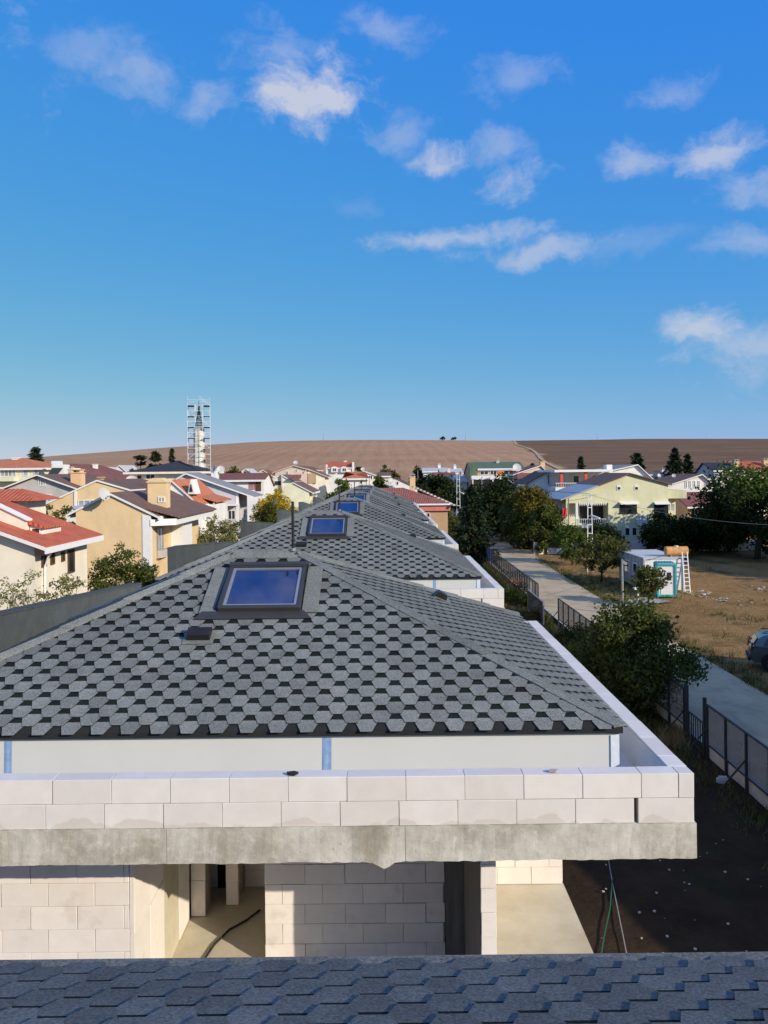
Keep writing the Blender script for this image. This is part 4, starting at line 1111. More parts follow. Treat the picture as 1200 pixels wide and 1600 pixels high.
# pale yellow gables
y0 = 112.0
h = House('house', 'pale yellow blank gable house behind the yellow autumn shrub', PX(440, y0), PX(483, y0), y0, 124, HG)
h.gable_y(PZ(440, 764, y0), PZ(483, 768, y0), PZ(458, 755, y0), PX(458, y0), 'plaster_paleyellow', 'tile_brown', .5, .15)
h.pwin(488, 495, 772, 780, 'right', mull=0); h.add(MB().box(h.x1 + .01, h.x1 + .5, y0 + 1.5, y0 + 7, 0, PZ(486, 776, y0)), 'side_wing', M['plaster_paleyellow'])
y0 = 122.0
h = House('house', 'pale yellow house with open dark loggia above the autumn shrub', PX(404, y0), PX(456, y0), y0, 134, HG)
h.gable_y(PZ(404, 757, y0), PZ(456, 752, y0), PZ(440, 743, y0), PX(440, y0), 'plaster_paleyellow', 'tile_brown', .3, .15)
h.pwin(428, 441, 751, 759, mull=0, frame='plaster_white'); h.add(MB().box(PX(440, y0), PX(441.5, y0), y0 - .5, y0 - .01, 0, PZ(440, 741, y0)), 'party_wall', M['plaster_grey'])
h.add(MB().prism([(PX(453, y0), y0 - 1, PZ(453, 748, y0)), (PX(471, y0), y0 - 1, PZ(471, 748, y0)), (PX(471, y0), y0 + .3, PZ(471, 742.5, y0)), (PX(457, y0), y0 + .3, PZ(457, 742.5, y0))], (0, 0, .1)), 'awning', M['tile_darkred'], uv=True)
y0 = 140.0
h = House('house', 'pinkish gable house with ochre side panel in the middle distance', PX(430, y0), PX(480, y0), y0, 172, HG)
h.gable_y(PZ(431, 738, y0), PZ(480, 733.5, y0), PZ(459, 728, y0), PX(459, y0), 'plaster_pink', 'tile_brown', .4, .3, 'plaster_pink')
h.pwin(446, 451, 736, 743, mull=0, pane='window_light'); h.pwin(461, 465, 733, 738, mull=0, pane='window_light')
h = House('house', 'cream right half of the pinkish gable house with ochre infill', PX(480.3, y0), PX(508, y0), y0 + .1, 150, HG)
h.gable_y(PZ(480, 734, y0), PZ(508, 744, y0), PZ(481.5, 733.2, y0), PX(481.2, y0), 'plaster_cream', 'tile_brown', .5, .3, 'plaster_pink')
h.add(MB().box(PX(481.5, y0), PX(494, y0), y0 - .05, y0 + .09, PZ(488, 755, y0), PZ(488, 739.5, y0)), 'ochre_panel', M['plaster_tan'])
h.pwin(488, 493, 753, 757, mull=0); dish(at(462, 727, 141), .4, R(10), 'white round satellite dish on the ridge of the pinkish house')
y0 = 200.0
h = House('house', 'red roofed white villa with curved bays at the foot of the field', PX(511, y0), PX(551, y0), y0, 211, HG)
h.gable_x(PZ(530, 731, y0), 10, PZ(530, 723, 205), 205, 'plaster_white', 'tile_red', .3, .1)
for px in (523, 538):
    h.add(MB().prism([(PX(px - 5, y0), y0 - .8, PZ(px, 738, y0)), (PX(px + 5, y0), y0 - .8, PZ(px, 738, y0)), (PX(px + 5, y0), y0 - .8, PZ(px, 731, y0)), (PX(px + 2.5, y0), y0 - .8, PZ(px, 729, y0)), (PX(px - 2.5, y0), y0 - .8, PZ(px, 729, y0)), (PX(px - 5, y0), y0 - .8, PZ(px, 731, y0))], (0, .79, 0)), 'bay', M['plaster_white'])
    h.pwin(px - 3, px + 3, 731.5, 736.5, mull=1, at_=y0 - .81)
h.add(MB().box(PX(509.5, y0), PX(511.5, y0), y0 - .3, y0 + 8, 0, PZ(510, 726, y0)).box(PX(550.5, y0), PX(552, y0), y0 - .3, y0 + 8, 0, PZ(551, 722, y0)), 'side_wall', M['plaster_white'])
h.chimney(PX(538, 206), PX(542, 206), 206, 207, 11, PZ(540, 720, 206), 'white_paint', 'white_paint', False)
y0 = 132.0
h = House('house', 'small white house with pointed red tile roof above the farthest skylight', PX(535, y0), PX(573, y0), y0, 140, HG)
h.hip(PZ(555, 748, y0), PZ(552, 737, 136), 4.2, 'plaster_white', 'tile_orange', .5)
h.pwin(541, 545, 751, 756, mull=0); h.pwin(562, 566, 751, 756, mull=0)
y0 = 150.0
h = House('house', 'white gabled house with dish right of the pointed red roof', PX(562, y0), PX(591, y0), y0, 160, HG)
h.gable_y(PZ(562, 741, y0), PZ(591, 745, y0), PZ(568, 736.5, y0), PX(568, y0), 'plaster_cream', 'sheet_white', .3, .2)
h.pwin(576, 582, 743, 749, mull=1); dish(at(567, 737, 151), .4, R(5), 'small white dish on the gable right of the pointed red roof')
h = House('house', 'olive tinted low house half hidden left of the ochre chimney', PX(592, 156), PX(608, 156), 156, 164, HG)
h.gable_x(PZ(600, 744, 156), 8, PZ(600, 739, 160), 160, 'plaster_grey', 'tile_brown', .4, .4); h.pwin(594, 598, 746, 751, mull=0)
# red roof with pink eaves directly right of the row
y0 = 92.5
h = House('house', 'house with brown-red tiled hip roof and pink eaves right of the shingled row', -7.4, PX(699, y0), y0, 112, HG)
h.hip(PZ(690, 790, y0), PZ(640, 762, 102), 5.4, 'plaster_tan', 'tile_brownred', .5, None)
h.add(MB().box(-7.9, h.x1 + .55, y0 - .56, y0 - .505, PZ(690, 789, y0), PZ(690, 786.5, y0)).box(h.x1 + .505, h.x1 + .56, y0 - .5, 112, PZ(690, 789, y0), PZ(690, 786.5, y0)), 'gutter', M['white_paint'])
h.add(MB().box(-7.7, h.x1 + .3, y0 - .3, y0 - .01, PZ(690, 798, y0), PZ(690, 789.3, y0)), 'eave_band', M['pink_paint'])
h.pwin(662, 672, 801, 815, mull=1)
for k in range(12):
    f = k / 11; p = Vector((PX(645, 102) + (h.x1 + .5 - PX(645, 102)) * f, 102 + (y0 - .5 - 102) * f, PZ(640, 762, 102) + (PZ(690, 790, y0) - PZ(640, 762, 102)) * f + .05))
    h.add(MB().prism([p + Vector((-.16, -.12, 0)), p + Vector((.16, -.12, 0)), p + Vector((.12, -.12, .16)), p + Vector((-.12, -.12, .16))], (.2, -.35, -.04)), 'hip_tile', M['plaster_pink'])
y0 = 128.0
h = House('house', 'white house with brown roof and ochre chimney above the red tiled roof', PX(608, y0), PX(652, y0), y0, 138, HG)
h.gable_y(PZ(608, 752, y0), PZ(655, 762, y0), PZ(620, 747, y0), PX(620, y0), 'plaster_white', 'tile_brown', .5, .3, None)
h.pwin(619, 623, 752, 758, mull=0); h.chimney(PX(640.5, 124), PX(649, 124), 124, 125.2, 4, PZ(645, 744, 124), 'plaster_peach', 'plaster_grey')
dish(at(611, 757, 124), .5, R(30), 'white dish on the wall left of the ochre chimney')
# far white sheds right of centre
y0 = 170.0
for a, b, t, e, Y, w, rf, lab in ((662, 700, 732, 737, 176, 'plaster_white', 'sheet_white', 'long white roofed house with stubby chimneys behind the dark trees'), (690, 722, 733, 740, 168, 'plaster_white', 'sheet_white', 'white roofed house with tall pale chimney behind the dark trees'), (681, 712, 739, 747, 150, 'plaster_white', 'tile_darkred', 'white house with dark red roof patch behind the dark trees'), (700, 730, 745, 752, 146, 'plaster_white', 'sheet_white', 'low white house just left of the green roofed house')):
    h = House('house', lab, PX(a, Y), PX(b, Y), Y, Y + 9, HG)
    h.gable_x(PZ(a, e, Y), PZ(a, e, Y) - .3, PZ(a, t, Y + 4.5), Y + 4.5, w, rf, .4, .3)
    h.pwin(a + 6, a + 10, e + 3, e + 8, mull=0); h.pwin(a + 16, a + 21, e + 3, e + 8, mull=1)
    h.chimney(PX(a + (b - a) * .6, Y + 4), PX(a + (b - a) * .6 + 4, Y + 4), Y + 4, Y + 5, 9, PZ(a, t - 5, Y + 4), 'white_paint', 'white_paint')
# green roofed house
y0 = 140.0
h = House('house', 'house with green metal roof, white balcony slab and orange awning', PX(737, y0), PX(820, y0), y0, 152, HG)
h.gable_x(PZ(780, 734, y0), 9, PZ(780, 723, 146), 146, 'plaster_tan', 'sheet_green', .3, .2)
h.add(MB().box(PX(735, y0), PX(797, y0), y0 - 2.0, y0 - .01, PZ(765, 749, y0), PZ(765, 743, y0)), 'balcony', M['white_paint'])
h.add(MB().prism([(PX(733, y0), y0 - .4, PZ(740, 744, y0)), (PX(746, y0), y0 - .4, PZ(740, 744, y0)), (PX(746, y0), y0 - .4, PZ(740, 731, y0)), (PX(735, y0), y0 - .4, PZ(740, 725, y0))], (0, .39, 0)), 'green_gable', M['sheet_green'], uv=True)
for a, b in ((750, 763), (766, 776), (787, 803)): h.pwin(a, b, 735, 742, mull=1)
for a, b in ((747, 757), (759, 768), (770, 779), (782, 792)): h.pwin(a, b, 751, 761, mull=1, pane='curtain')
h.add(MB().box(PX(775, y0), PX(785, y0), y0 - 2.15, y0 - 2.02, PZ(780, 743, y0), PZ(780, 736, y0)), 'awning', M['orange_paint'])
h.add(MB().box(PX(746, y0), PX(802, y0), y0 - .6, y0 - .35, PZ(775, 734, y0), PZ(775, 732, y0)), 'eave_band', M['white_paint'])
for px in (737, 768, 796): h.add(MB().box(PX(px, y0) - .1, PX(px, y0) + .1, y0 - 1.9, y0 - 1.7, 0, PZ(px, 749.2, y0)), 'post', M['white_paint'])
h.chimney(PX(776, 145), PX(780.5, 145), 145, 146, 10, PZ(778, 719, 145), 'plaster_grey', 'plaster_grey')
dish(at(808, 739, 134), .75, R(10), 'large pale dish standing right of the green roofed house')
# peach gable and grey gable with slit windows
y0 = 134.0
h = House('house', 'peach coloured gable with red roofs between the green roof and the grey gable', PX(806, y0), PX(856, y0), y0, 144, HG)
h.gable_y(PZ(806, 741, y0), PZ(856, 739, y0), PZ(845, 728, y0), PX(845, y0), 'plaster_pink', 'tile_darkred', .4, .3)
h.add(MB().prism([(PX(804, y0), y0 - 2.6, PZ(804, 748, y0)), (PX(844, y0), y0 - 2.6, PZ(844, 748, y0)), (PX(844, y0), y0 - .01, PZ(844, 740, y0)), (PX(808, y0), y0 - .01, PZ(808, 740, y0))], (0, 0, .12)), 'porch_roof', M['tile_darkred'], uv=True)
h.chimney(PX(845, 138), PX(852, 138), 138, 139, 10, PZ(848, 721, 138), 'plaster_peach', 'plaster_peach', False); h.pwin(845, 849, 732, 739, mull=0)
y0 = 116.0
h = House('house', 'grey white house with long roof verge and two slit windows left of the red columns', PX(808, y0), PX(872, y0), y0, 126, HG)
h.gable_y(PZ(808, 765, y0), PZ(872, 750, y0), PZ(857, 737, y0), PX(857, y0), 'plaster_white', 'tile_brown', .4, .3, 'tile_brown')
h.pwin(856, 860, 743, 756, mull=0, frame='wood_dark'); h.pwin(862, 866, 744, 757, mull=0, frame='wood_dark')
h.add(MB().box(PX(808, y0), PX(820, y0), y0 - .5, y0 - .01, 0, PZ(812, 757, y0)), 'white_bay', M['white_paint'])
# roof terrace with red columns
y0 = 110.0
h = House('house', 'flat roofed house with roof terrace on red columns behind the pale green house', PX(868, y0), PX(962, y0), y0, 122, HG)
h.add(MB().box(h.x0, h.x1, y0, 122, 0, PZ(900, 761, y0)), 'wall', M['plaster_white'])
h.add(MB().box(h.x0 + .3, h.x1, y0 + 4.5, 121.8, PZ(900, 760.8, y0), PZ(900, 738, y0)), 'back_wall', M['plaster_grey'])
h.add(MB().box(PX(866, y0), PX(957, y0), y0 - .3, 122, PZ(900, 737.5, y0), PZ(900, 733.8, y0)), 'terrace_roof', M['white_paint'])
for px in (878, 916): h.add(MB().box(PX(px, y0) - .2, PX(px, y0) + .2, y0 + .1, y0 + .5, PZ(px, 760.8, y0), PZ(px, 737.7, y0)), 'column', M['red_paint'])
mb = MB().box(h.x0, h.x1, y0 - .08, y0 - .02, PZ(900, 755.2, y0), PZ(900, 754.2, y0))
for k in range(26): mb.box(h.x0 + .1 + k * .32, h.x0 + .14 + k * .32, y0 - .07, y0 - .03, PZ(900, 761, y0), PZ(900, 755.2, y0))
h.add(mb, 'railing', M['white_metal'])
h.add(MB().box(PX(958, 108), PX(967, 108), 111, 112.5, 8, PZ(962, 726, 111)), 'chimney', M['white_paint'])
h.pwin(925, 940, 742, 752, mull=1, at_=y0 + 4.5); h.pwin(895, 905, 743, 756, mull=0, at_=y0 + 4.5)
y0 = 118.0
h = House('house', 'house with grey metal gable roof right of the red columned terrace', PX(955, y0), PX(1018, y0), y0, 130, HG)
h.gable_y(PZ(955, 736, y0), PZ(1018, 748, y0), PZ(996, 727, y0), PX(996, y0), 'plaster_white', 'sheet_grey', .4, .4)
dish(at(1030, 747, 112), .3, R(20), 'white dish over the right end of the pale green house'); dish(at(1053, 747, 118), .3, R(-10), 'white dish left of the tall dark conifer pair')
# pale green house
y0 = 95.0
h = House('house', 'pale green two-storey house with white balcony, arched attic windows and brown roof', PX(884, y0), PX(1044, y0), y0, 106, HG)
x0, x1 = h.x0, h.x1
xr = PX(984, y0); ezR, ezL, rz = PZ(1044, 757, y0), PZ(884, 779, y0), PZ(984, 741, y0)
bx0, bx1, bz0, bz1 = PX(887, y0), PX(950, y0), PZ(918, 822, y0), PZ(918, 786, y0)
h.add(MB().prism([(bx1, y0, 0), (x1, y0, 0), (x1, y0, ezR), (xr, y0, rz), (bx1, y0, ezL + (rz - ezL) * (bx1 - x0) / (xr - x0))], (0, 11, 0)), 'wall', M['plaster_green'])
h.add(MB().prism([(x0, y0, bz1), (bx1 - .003, y0, bz1), (bx1 - .003, y0, ezL + (rz - ezL) * (bx1 - x0) / (xr - x0)), (x0, y0, ezL)], (0, 11, 0)), 'wall', M['plaster_green'])
h.add(MB().box(x0, bx1 - .003, y0 + 2.2, y0 + 11, 0, bz1 - .003), 'wall', M['plaster_green'])
h.add(MB().box(x0 - .9, bx1 - .004, y0 - .15, y0 + 2.19, bz0 - .2, bz0), 'balcony', M['white_paint'])
mb = MB().box(x0 - .9, bx1 - .01, y0 - .12, y0 - .08, bz0 + .82, bz0 + .88)
for k in range(24): mb.box(x0 - .85 + k * .26, x0 - .80 + k * .26, y0 - .12, y0 - .08, bz0, bz0 + .82)
h.add(mb, 'railing', M['white_metal'])
h.add(MB().box(PX(901, y0) - .14, PX(901, y0) + .14, y0, y0 + .28, bz0, bz1 - .003), 'column', M['white_paint'])
h.add(MB().box(x0, x0 + .18, y0, y0 + .2, 0, bz1 - .003), 'column', M['plaster_green'])
h.pwin(906, 946, 791, 817, mull=4, at_=y0 + 2.2, frame='dark_metal'); 
mb = MB()
for k in range(13): mb.prism([(PX(904, y0) + k * .26, y0 - .05, bz1 - .01), (PX(904, y0) + k * .26 + .24, y0 - .05, bz1 - .01), (PX(904, y0) + k * .26 + .12, y0 - .05, bz1 - .34)], (0, .03, 0))
h.add(mb, 'valance', M['white_paint'])
for e, xx, sg, zz in ((ezR, x1, 1, rz), (ezL, x0, -1, rz)):
    sl = (rz - e) / abs(xx - xr); ov = .35 if sg > 0 else .7
    a, b = Vector((xr, y0 - .35, rz + .03)), Vector((xx + sg * ov, y0 - .35, e - sl * ov + .03)); up = Vector((0, 0, .14))
    if sg < 0:
        mid = a.lerp(b, .46)
        h.add(MB().prism([a, a + up, mid + up, mid], (0, 11.7, 0)), 'roof', M['tile_brown'], uv=True)
        h.add(MB().prism([mid + Vector((-.02, 0, -.02)), mid + up + Vector((-.02, 0, -.02)), b + up, b], (0, 11.7, 0)), 'roof', M['lightblue_metal'], uv=True)
    else: h.add(MB().prism([a, b, b + up, a + up], (0, 11.7, 0)), 'roof', M['tile_brown'], uv=True)
for a in (963.5, 991): h.pwin(a, a + 6.5, 760, 766, mull=0, arch=True)
h.pwin(968, 995, 788, 801, mull=2, frame='dark_metal', sill=True); h.pwin(1022, 1044, 788, 804, mull=1, frame='dark_metal')
for a, b in ((967, 996), (1021, 1045)): h.add(MB().prism([(PX(a, y0), y0 - .01, PZ(a, 784, y0)), (PX(a, y0), y0 - .01, PZ(a, 787.5, y0)), (PX(a, y0), y0 - .7, PZ(a, 788, y0)), (PX(a, y0), y0 - .7, PZ(a, 787, y0))], (PX(b, y0) - PX(a, y0), 0, 0)), 'awning', M['white_paint'])
h.pwin(976, 984, 824, 837, mull=0); h.pwin(987, 995, 824, 837, mull=0)
h.add(MB().box(x1 + .003, x1 + 2.4, y0 + .5, y0 + 6, PZ(1055, 779, y0), PZ(1055, 766, y0)), 'side_balcony', M['plaster_green'])
h.add(MB().box(x1 + .003, x1 + 1.6, y0 + 2, y0 + 9, 0, PZ(1055, 780, y0)), 'side_wing', M['plaster_green'])
h.window('front', x1 + .4, x1 + 1.5, PZ(1055, 800, y0), PZ(1055, 788, y0), mull=1, at_=y0 + 2, pane='window_light')
dish(at(1004, 826, y0 - .6), .75, R(5), 'white dish on the shaded lower wall of the pale green house')
# white house with brown roof and red roofs at right
y0 = 112.0
h = House('house', 'white house with brown roof and four tall grey windows right of the green one', PX(1034, y0), PX(1107, y0), y0, 122, HG)
h.gable_y(PZ(1034, 762, y0), PZ(1107, 752, y0), PZ(1096, 742, y0), PX(1096, y0), 'plaster_white', 'tile_brown', .5, .4)
for a in (1070, 1076, 1083, 1090): h.pwin(a, a + 3.6, 751, 763, mull=0, pane='window_light')
h.pwin(1108, 1126, 749, 762, mull=2, frame='white_paint', at_=y0 + 1.0)
h.add(MB().box(h.x1 + .003, h.x1 + 2.4, y0 + 1.0, y0 + 9, 0, PZ(1115, 748, y0)), 'side_wing', M['plaster_grey'])
y0 = 104.0
h = House('house', 'low house with dark red tiled roof in front of the white four-window house', PX(1074, y0), PX(1126, y0), y0, 111.5, HG)
h.gable_x(PZ(1100, 790, y0), 5, PZ(1100, 770, 109), 109, 'plaster_tan', 'tile_darkred', .7, .3); h.pwin(1080, 1090, 793, 806, mull=1); h.pwin(1098, 1108, 793, 806, mull=1)
for a, b, t, e, Y, rf, w, lab in ((1058, 1112, 732, 739, 165, 'tile_darkred', 'plaster_pink', 'far house with long dull red roof right of the conifer pair'), (1116, 1162, 724, 735, 150, 'sheet_black', 'lightblue_metal', 'far house with black roof and light blue wall at upper right'), (1150, 1215, 722, 736, 158, 'tile_red', 'plaster_cream', 'far house with orange-red roof at the right edge'), (1000, 1052, 737, 742, 172, 'tile_brown', 'plaster_white', 'far low brown roofed house left of the conifer pair')):
    h = House('house', lab, PX(a, Y), PX(b, Y), Y, Y + 10, HG)
    h.gable_x(PZ(a, e, Y), 8, PZ(a, t, Y + 5), Y + 5, w, rf, .4, .3)
    h.pwin(a + 8, a + 13, e + 3, e + 8, mull=0); h.pwin(a + 22, a + 28, e + 3, e + 8, mull=1)
    h.chimney(PX(a + (b - a) * .62, Y + 3), PX(a + (b - a) * .62 + 7, Y + 3), Y + 2, Y + 3.2, 7, PZ(a, t - 3, Y + 3), 'plaster_peach' if a > 1110 else 'white_paint', 'plaster_grey')
# house across the lane, right of the frame: its shade lies over the lane
h = House('house', 'white house across the lane beyond the right edge', 17.5, 36, 6, 29.5, HG)
h.gable_x(6.3, 6.3, 8.3, 17.5, 'plaster_white', 'tile_red', .6, .4)
for k in range(4): h.window('left', 8 + k * 4.2, 9.5 + k * 4.2, 1.1, 2.5); h.window('left', 8 + k * 4.2, 9.5 + k * 4.2, 4.2, 5.6)

# ------------------------------------------------------------------ minaret under scaffolding
Y = 150.0
mc = Vector((PX(312, Y), Y, 0))
root = empty('minaret', mc, 0, 'unfinished white minaret shaft with dark spire frame inside scaffolding', 'minaret')
zt = PZ(312, 671, Y)
def octo(r0, r1, z0, z1, mb, n=8):
    a = [(r0 * math.cos(2 * math.pi * (i + .5) / n), r0 * math.sin(2 * math.pi * (i + .5) / n), z0) for i in range(n)]
    b = [(r1 * math.cos(2 * math.pi * (i + .5) / n), r1 * math.sin(2 * math.pi * (i + .5) / n), z1) for i in range(n)]
    for i in range(n): mb.poly([a[i], a[(i + 1) % n], b[(i + 1) % n], b[i]])
    mb.poly(b); mb.poly(a[::-1]); return mb
octo(1.3, 1.02, 0, zt, MB()).build('shaft', M['stone_white'], root)
for py in (735, 722, 715, 708, 697, 684): 
    z = PZ(312, py, Y); octo(1.36 - .3 * z / zt, 1.36 - .3 * z / zt, z, z + .1, MB()).build('stone_band', M['plaster_grey'], root)
mb = MB(); zs = PZ(312, 636, Y)
for i in range(8):
    a = 2 * math.pi * i / 8; mb.tube([(.8 * math.cos(a), .8 * math.sin(a), zt), (.05 * math.cos(a), .05 * math.sin(a), zs)], .06, 5)
for k in range(1, 6):
    f = k / 6; rr = .8 * (1 - f) + .05; z = zt + (zs - zt) * f
    mb.tube([(rr * math.cos(2 * math.pi * i / 8), rr * math.sin(2 * math.pi * i / 8), z) for i in range(9)], .045, 5)
mb.tube([(0, 0, zs - .2), (0, 0, zs + 1.2)], .05, 5); mb.tube([(0, 0, zs - .15), (0, 0, zs + .2)], .22, 8)
mb.build('spire_frame', M['dark_metal'], root)
sroot = empty('scaffolding', mc, R(12), 'silver tube scaffolding with dark plank decks wrapped around the minaret', 'scaffolding')
top = PZ(312, 631, Y); sp = 2.05
for ix in range(4):
    for iy in range(4):
        if ix in (1, 2) and iy in (1, 2): continue
        x, y = -sp + ix * sp * 2 / 3, -sp + iy * sp * 2 / 3
        MB().tube([(x, y, 0), (x, y, top + random.uniform(-.6, .3))], .045, 5).build('standard', M['white_metal'], sroot)
lev = 11
for k in range(lev):
    z = 2.2 + (top - 2.6) * k / (lev - 1); mb = MB()
    for s_ in (-1, 1):
        for zz in (z, z + .95):
            mb.tube([(-sp, s_ * sp, zz), (sp, s_ * sp, zz)], .038, 5).tube([(s_ * sp, -sp, zz), (s_ * sp, sp, zz)], .038, 5)
        mb.tube([(s_ * sp, -sp, z), (s_ * sp, sp * (1 if k % 2 else .2), z + 1.8)], .03, 5).tube([(-sp if k % 2 else sp, s_ * sp, z), (0, s_ * sp, z + 1.8)], .03, 5)
    mb.build('ledger', M['white_metal'], sroot)
    if k > 2:
        for s_ in (-1, 1): MB().box(min(s_ * sp, s_ * sp * .42), max(s_ * sp, s_ * sp * .42), -sp, sp * (.9 if k % 3 else .2), z - .06, z).build('deck', M['wood_dark'], sroot)

# ------------------------------------------------------------------ trees and shrubs
def leaf_quads(P, size, rs, up=.35, aspect=.55):
    n = len(P)
    nrm = rs.normal(size=(n, 3)); nrm[:, 2] += up * 2; nrm /= np.linalg.norm(nrm, axis=1)[:, None]
    t = rs.normal(size=(n, 3)); a = np.cross(nrm, t); a /= np.linalg.norm(a, axis=1)[:, None]; b = np.cross(nrm, a)
    s = size * rs.uniform(.6, 1.35, size=(n, 1))
    V = np.stack([P - a * s, P - b * s * aspect + nrm * s * .12, P + a * s, P + b * s * aspect + nrm * s * .12], 1).reshape(-1, 3)
    F = np.arange(4 * n).reshape(-1, 4)
    return V, F

def tree(name, label, x, y, h, r, leaf, n, size, seed, cat='tree', crown_z=.62, rz=.42, clumps=46, trunk=.12, group=None, sparse=.25, rx=1.0, top_leaf=None, limbs=9, lean=0.0, bark='bark'):
    rs = np.random.default_rng(seed); rr = random.Random(seed)
    root = empty(name, (x, y, 0), 0, label, cat, group)
    C = []
    while len(C) < clumps:
        v = rs.uniform(-1, 1, 3); d = np.linalg.norm(v)
        if d > 1 or (d < .45 and rs.random() < .7): continue
        if v[2] < -.55 and rs.random() < .5: continue
        w = 1 - .25 * max(0, v[2]) + rs.uniform(-.26, .16)
        C.append((v[0] * r * rx * w + lean * v[2], v[1] * r * w, h * crown_z + v[2] * h * rz * (1 + rs.uniform(-.12, .10))))
    C = np.array(C); cr = r * rs.uniform(sparse * .7, sparse * 1.3, len(C))
    idx = rs.integers(0, len(C), n)
    off = rs.normal(size=(n, 3)); ln_ = np.linalg.norm(off, axis=1)[:, None]; off *= np.minimum(1, 2.1 / ln_) * .62 * cr[idx][:, None]; off[:, 2] *= .85
    P = C[idx] + off
    P[:, 2] = np.maximum(P[:, 2], .12)
    def crown(nm, sel, mt):
        if not sel.any(): return
        V, F = leaf_quads(P[sel], size, rs)
        link(nm, arrays_mesh(nm, V, F, M[mt]), root)
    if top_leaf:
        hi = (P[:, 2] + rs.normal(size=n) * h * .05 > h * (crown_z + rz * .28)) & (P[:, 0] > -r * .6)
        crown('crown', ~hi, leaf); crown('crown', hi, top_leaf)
    else: crown('crown', np.ones(n, bool), leaf)
    mb = MB(); th = h * (crown_z - rz * .45)
    mid = Vector((rr.uniform(-.1, .1) * r, rr.uniform(-.1, .1) * r, th))
    mb.tube([(0, 0, -.1), (mid.x * .3, mid.y * .3, th * .5), mid], trunk, 8, r1=trunk * .7)
    order = rs.permutation(len(C))[:limbs]
    for k in order:
        c = Vector(C[k]); m_ = mid.lerp(c, .5) + Vector((0, 0, -.06 * h))
        mb.tube([mid - Vector((0, 0, th * rr.uniform(0, .4))), m_, c], trunk * .5, 5, r1=trunk * .1)
    mb.build('trunk', M[bark], root, smooth=True)
    return root

def conifer(label, x, y, h, r, seed, leaf='needle', n_lev=None, group=None, size=None, base=.06, droop=.35, gap=0.0, name='conifer_tree', flat=1.0, ex=.8):
    rs = np.random.default_rng(seed)
    root = empty(name, (x, y, 0), 0, label, 'tree', group)
    nl = n_lev or int(max(9, h / .34)); P, A = [], []
    mb = MB().tube([(0, 0, -.1), (0, 0, h * .98)], max(.1, h * .018), 7, r1=.02)
    for k in range(nl):
        f = (k + rs.uniform(-.25, .25)) / nl; z = h * (base + (1 - base) * f)
        L = r * max(.03, (1 - f) ** ex) * rs.uniform(.8, 1.15); nb = int(rs.integers(7, 11))
        if rs.random() < gap: continue
        for b in range(nb):
            a = 2 * math.pi * (b + rs.uniform(-.35, .35)) / nb; Lb = L * rs.uniform(.65, 1.12)
            d = np.array([math.cos(a), math.sin(a), 0])
            m = max(5, int(Lb / (size or .22) * 2.8))
            t = rs.uniform(.12, 1, m)
            pts = d[None] * (t * Lb)[:, None] + np.array([0, 0, z])[None]
            pts[:, 2] += -droop * Lb * t * flat + .25 * Lb * t ** 2
            side = np.array([-d[1], d[0], 0]); pts += side[None] * (rs.uniform(-1, 1, m) * .22 * Lb * (1.05 - t))[:, None]
            pts[:, 2] += rs.uniform(-.2, .2, m) * r * .35
            P.append(pts); A.append(np.repeat(d[None], m, 0) + rs.normal(size=(m, 3)) * .45)
            if k % 3 == 0 and b % 2 == 0: mb.tube([(0, 0, z), tuple(d * Lb * .8 + np.array([0, 0, z - droop * Lb * .6 * flat]))], .03, 4, r1=.01)
    P = np.concatenate(P); A = np.concatenate(A); A[:, 2] -= .25; A /= np.linalg.norm(A, axis=1)[:, None]
    n = len(P); t = rs.normal(size=(n, 3)); B = np.cross(A, t); B /= np.linalg.norm(B, axis=1)[:, None]
    s = (size or .22) * rs.uniform(.7, 1.5, (n, 1))
    V = np.stack([P - A * s, P - B * s * .34, P + A * s * 1.1, P + B * s * .34], 1).reshape(-1, 3)
    link('crown', arrays_mesh('crown', V, np.arange(4 * n).reshape(-1, 4), M[leaf]), root)
    mb.build('trunk', M['bark'], root, smooth=True)
    return root

def put(px, Y): return PX(px, Y), Y
TG = 'trees and shrubs of the neighbourhood'
# big bushy tree by the fence
tree('fruit_tree', 'big bushy green tree standing at the garden fence in front of the lane', 9.75, 31.2, 4.3, 2.15, 'leaf_mid', 15000, .085, 21, crown_z=.52, rz=.46, clumps=95, trunk=.1, group=TG, sparse=.24, limbs=16)
tree('small_tree', 'small leaning tree in front of the teal framed cabin', PX(1011, 55), 55.0, 2.75, 1.25, 'leaf_olive', 2600, .11, 22, crown_z=.66, rz=.34, clumps=32, trunk=.07, group=TG)
tree('small_tree', 'bare-stemmed small tree at the lane edge left of the container', PX(938, 68), 68.0, 4.1, 2.3, 'leaf_olive', 4200, .12, 23, crown_z=.58, rz=.40, clumps=64, trunk=.1, group=TG, limbs=26, sparse=.15, rx=1.15)
tree('small_tree', 'feathery light green tree left of the white lattice pole', PX(893, 80), 80.0, 4.1, 2.0, 'leaf_bright', 6500, .12, 24, crown_z=.55, rz=.42, clumps=55, trunk=.12, group=TG, sparse=.22)
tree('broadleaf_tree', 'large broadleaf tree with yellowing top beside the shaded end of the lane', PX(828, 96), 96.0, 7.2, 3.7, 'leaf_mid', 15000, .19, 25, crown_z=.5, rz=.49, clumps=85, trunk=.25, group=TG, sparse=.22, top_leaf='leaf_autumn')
tree('broadleaf_tree', 'dark green tree left of the yellowing tree behind the spruce', PX(783, 108), 108.0, 8.0, 4.2, 'leaf_dark', 9000, .22, 26, crown_z=.5, rz=.48, clumps=70, trunk=.25, group=TG)
tree('broadleaf_tree', 'glossy green tree right of the yellowing tree by the low white wall', PX(852, 90), 90.0, 5.6, 2.0, 'leaf_mid', 7000, .16, 27, crown_z=.5, rz=.46, clumps=60, trunk=.15, group=TG, sparse=.22)
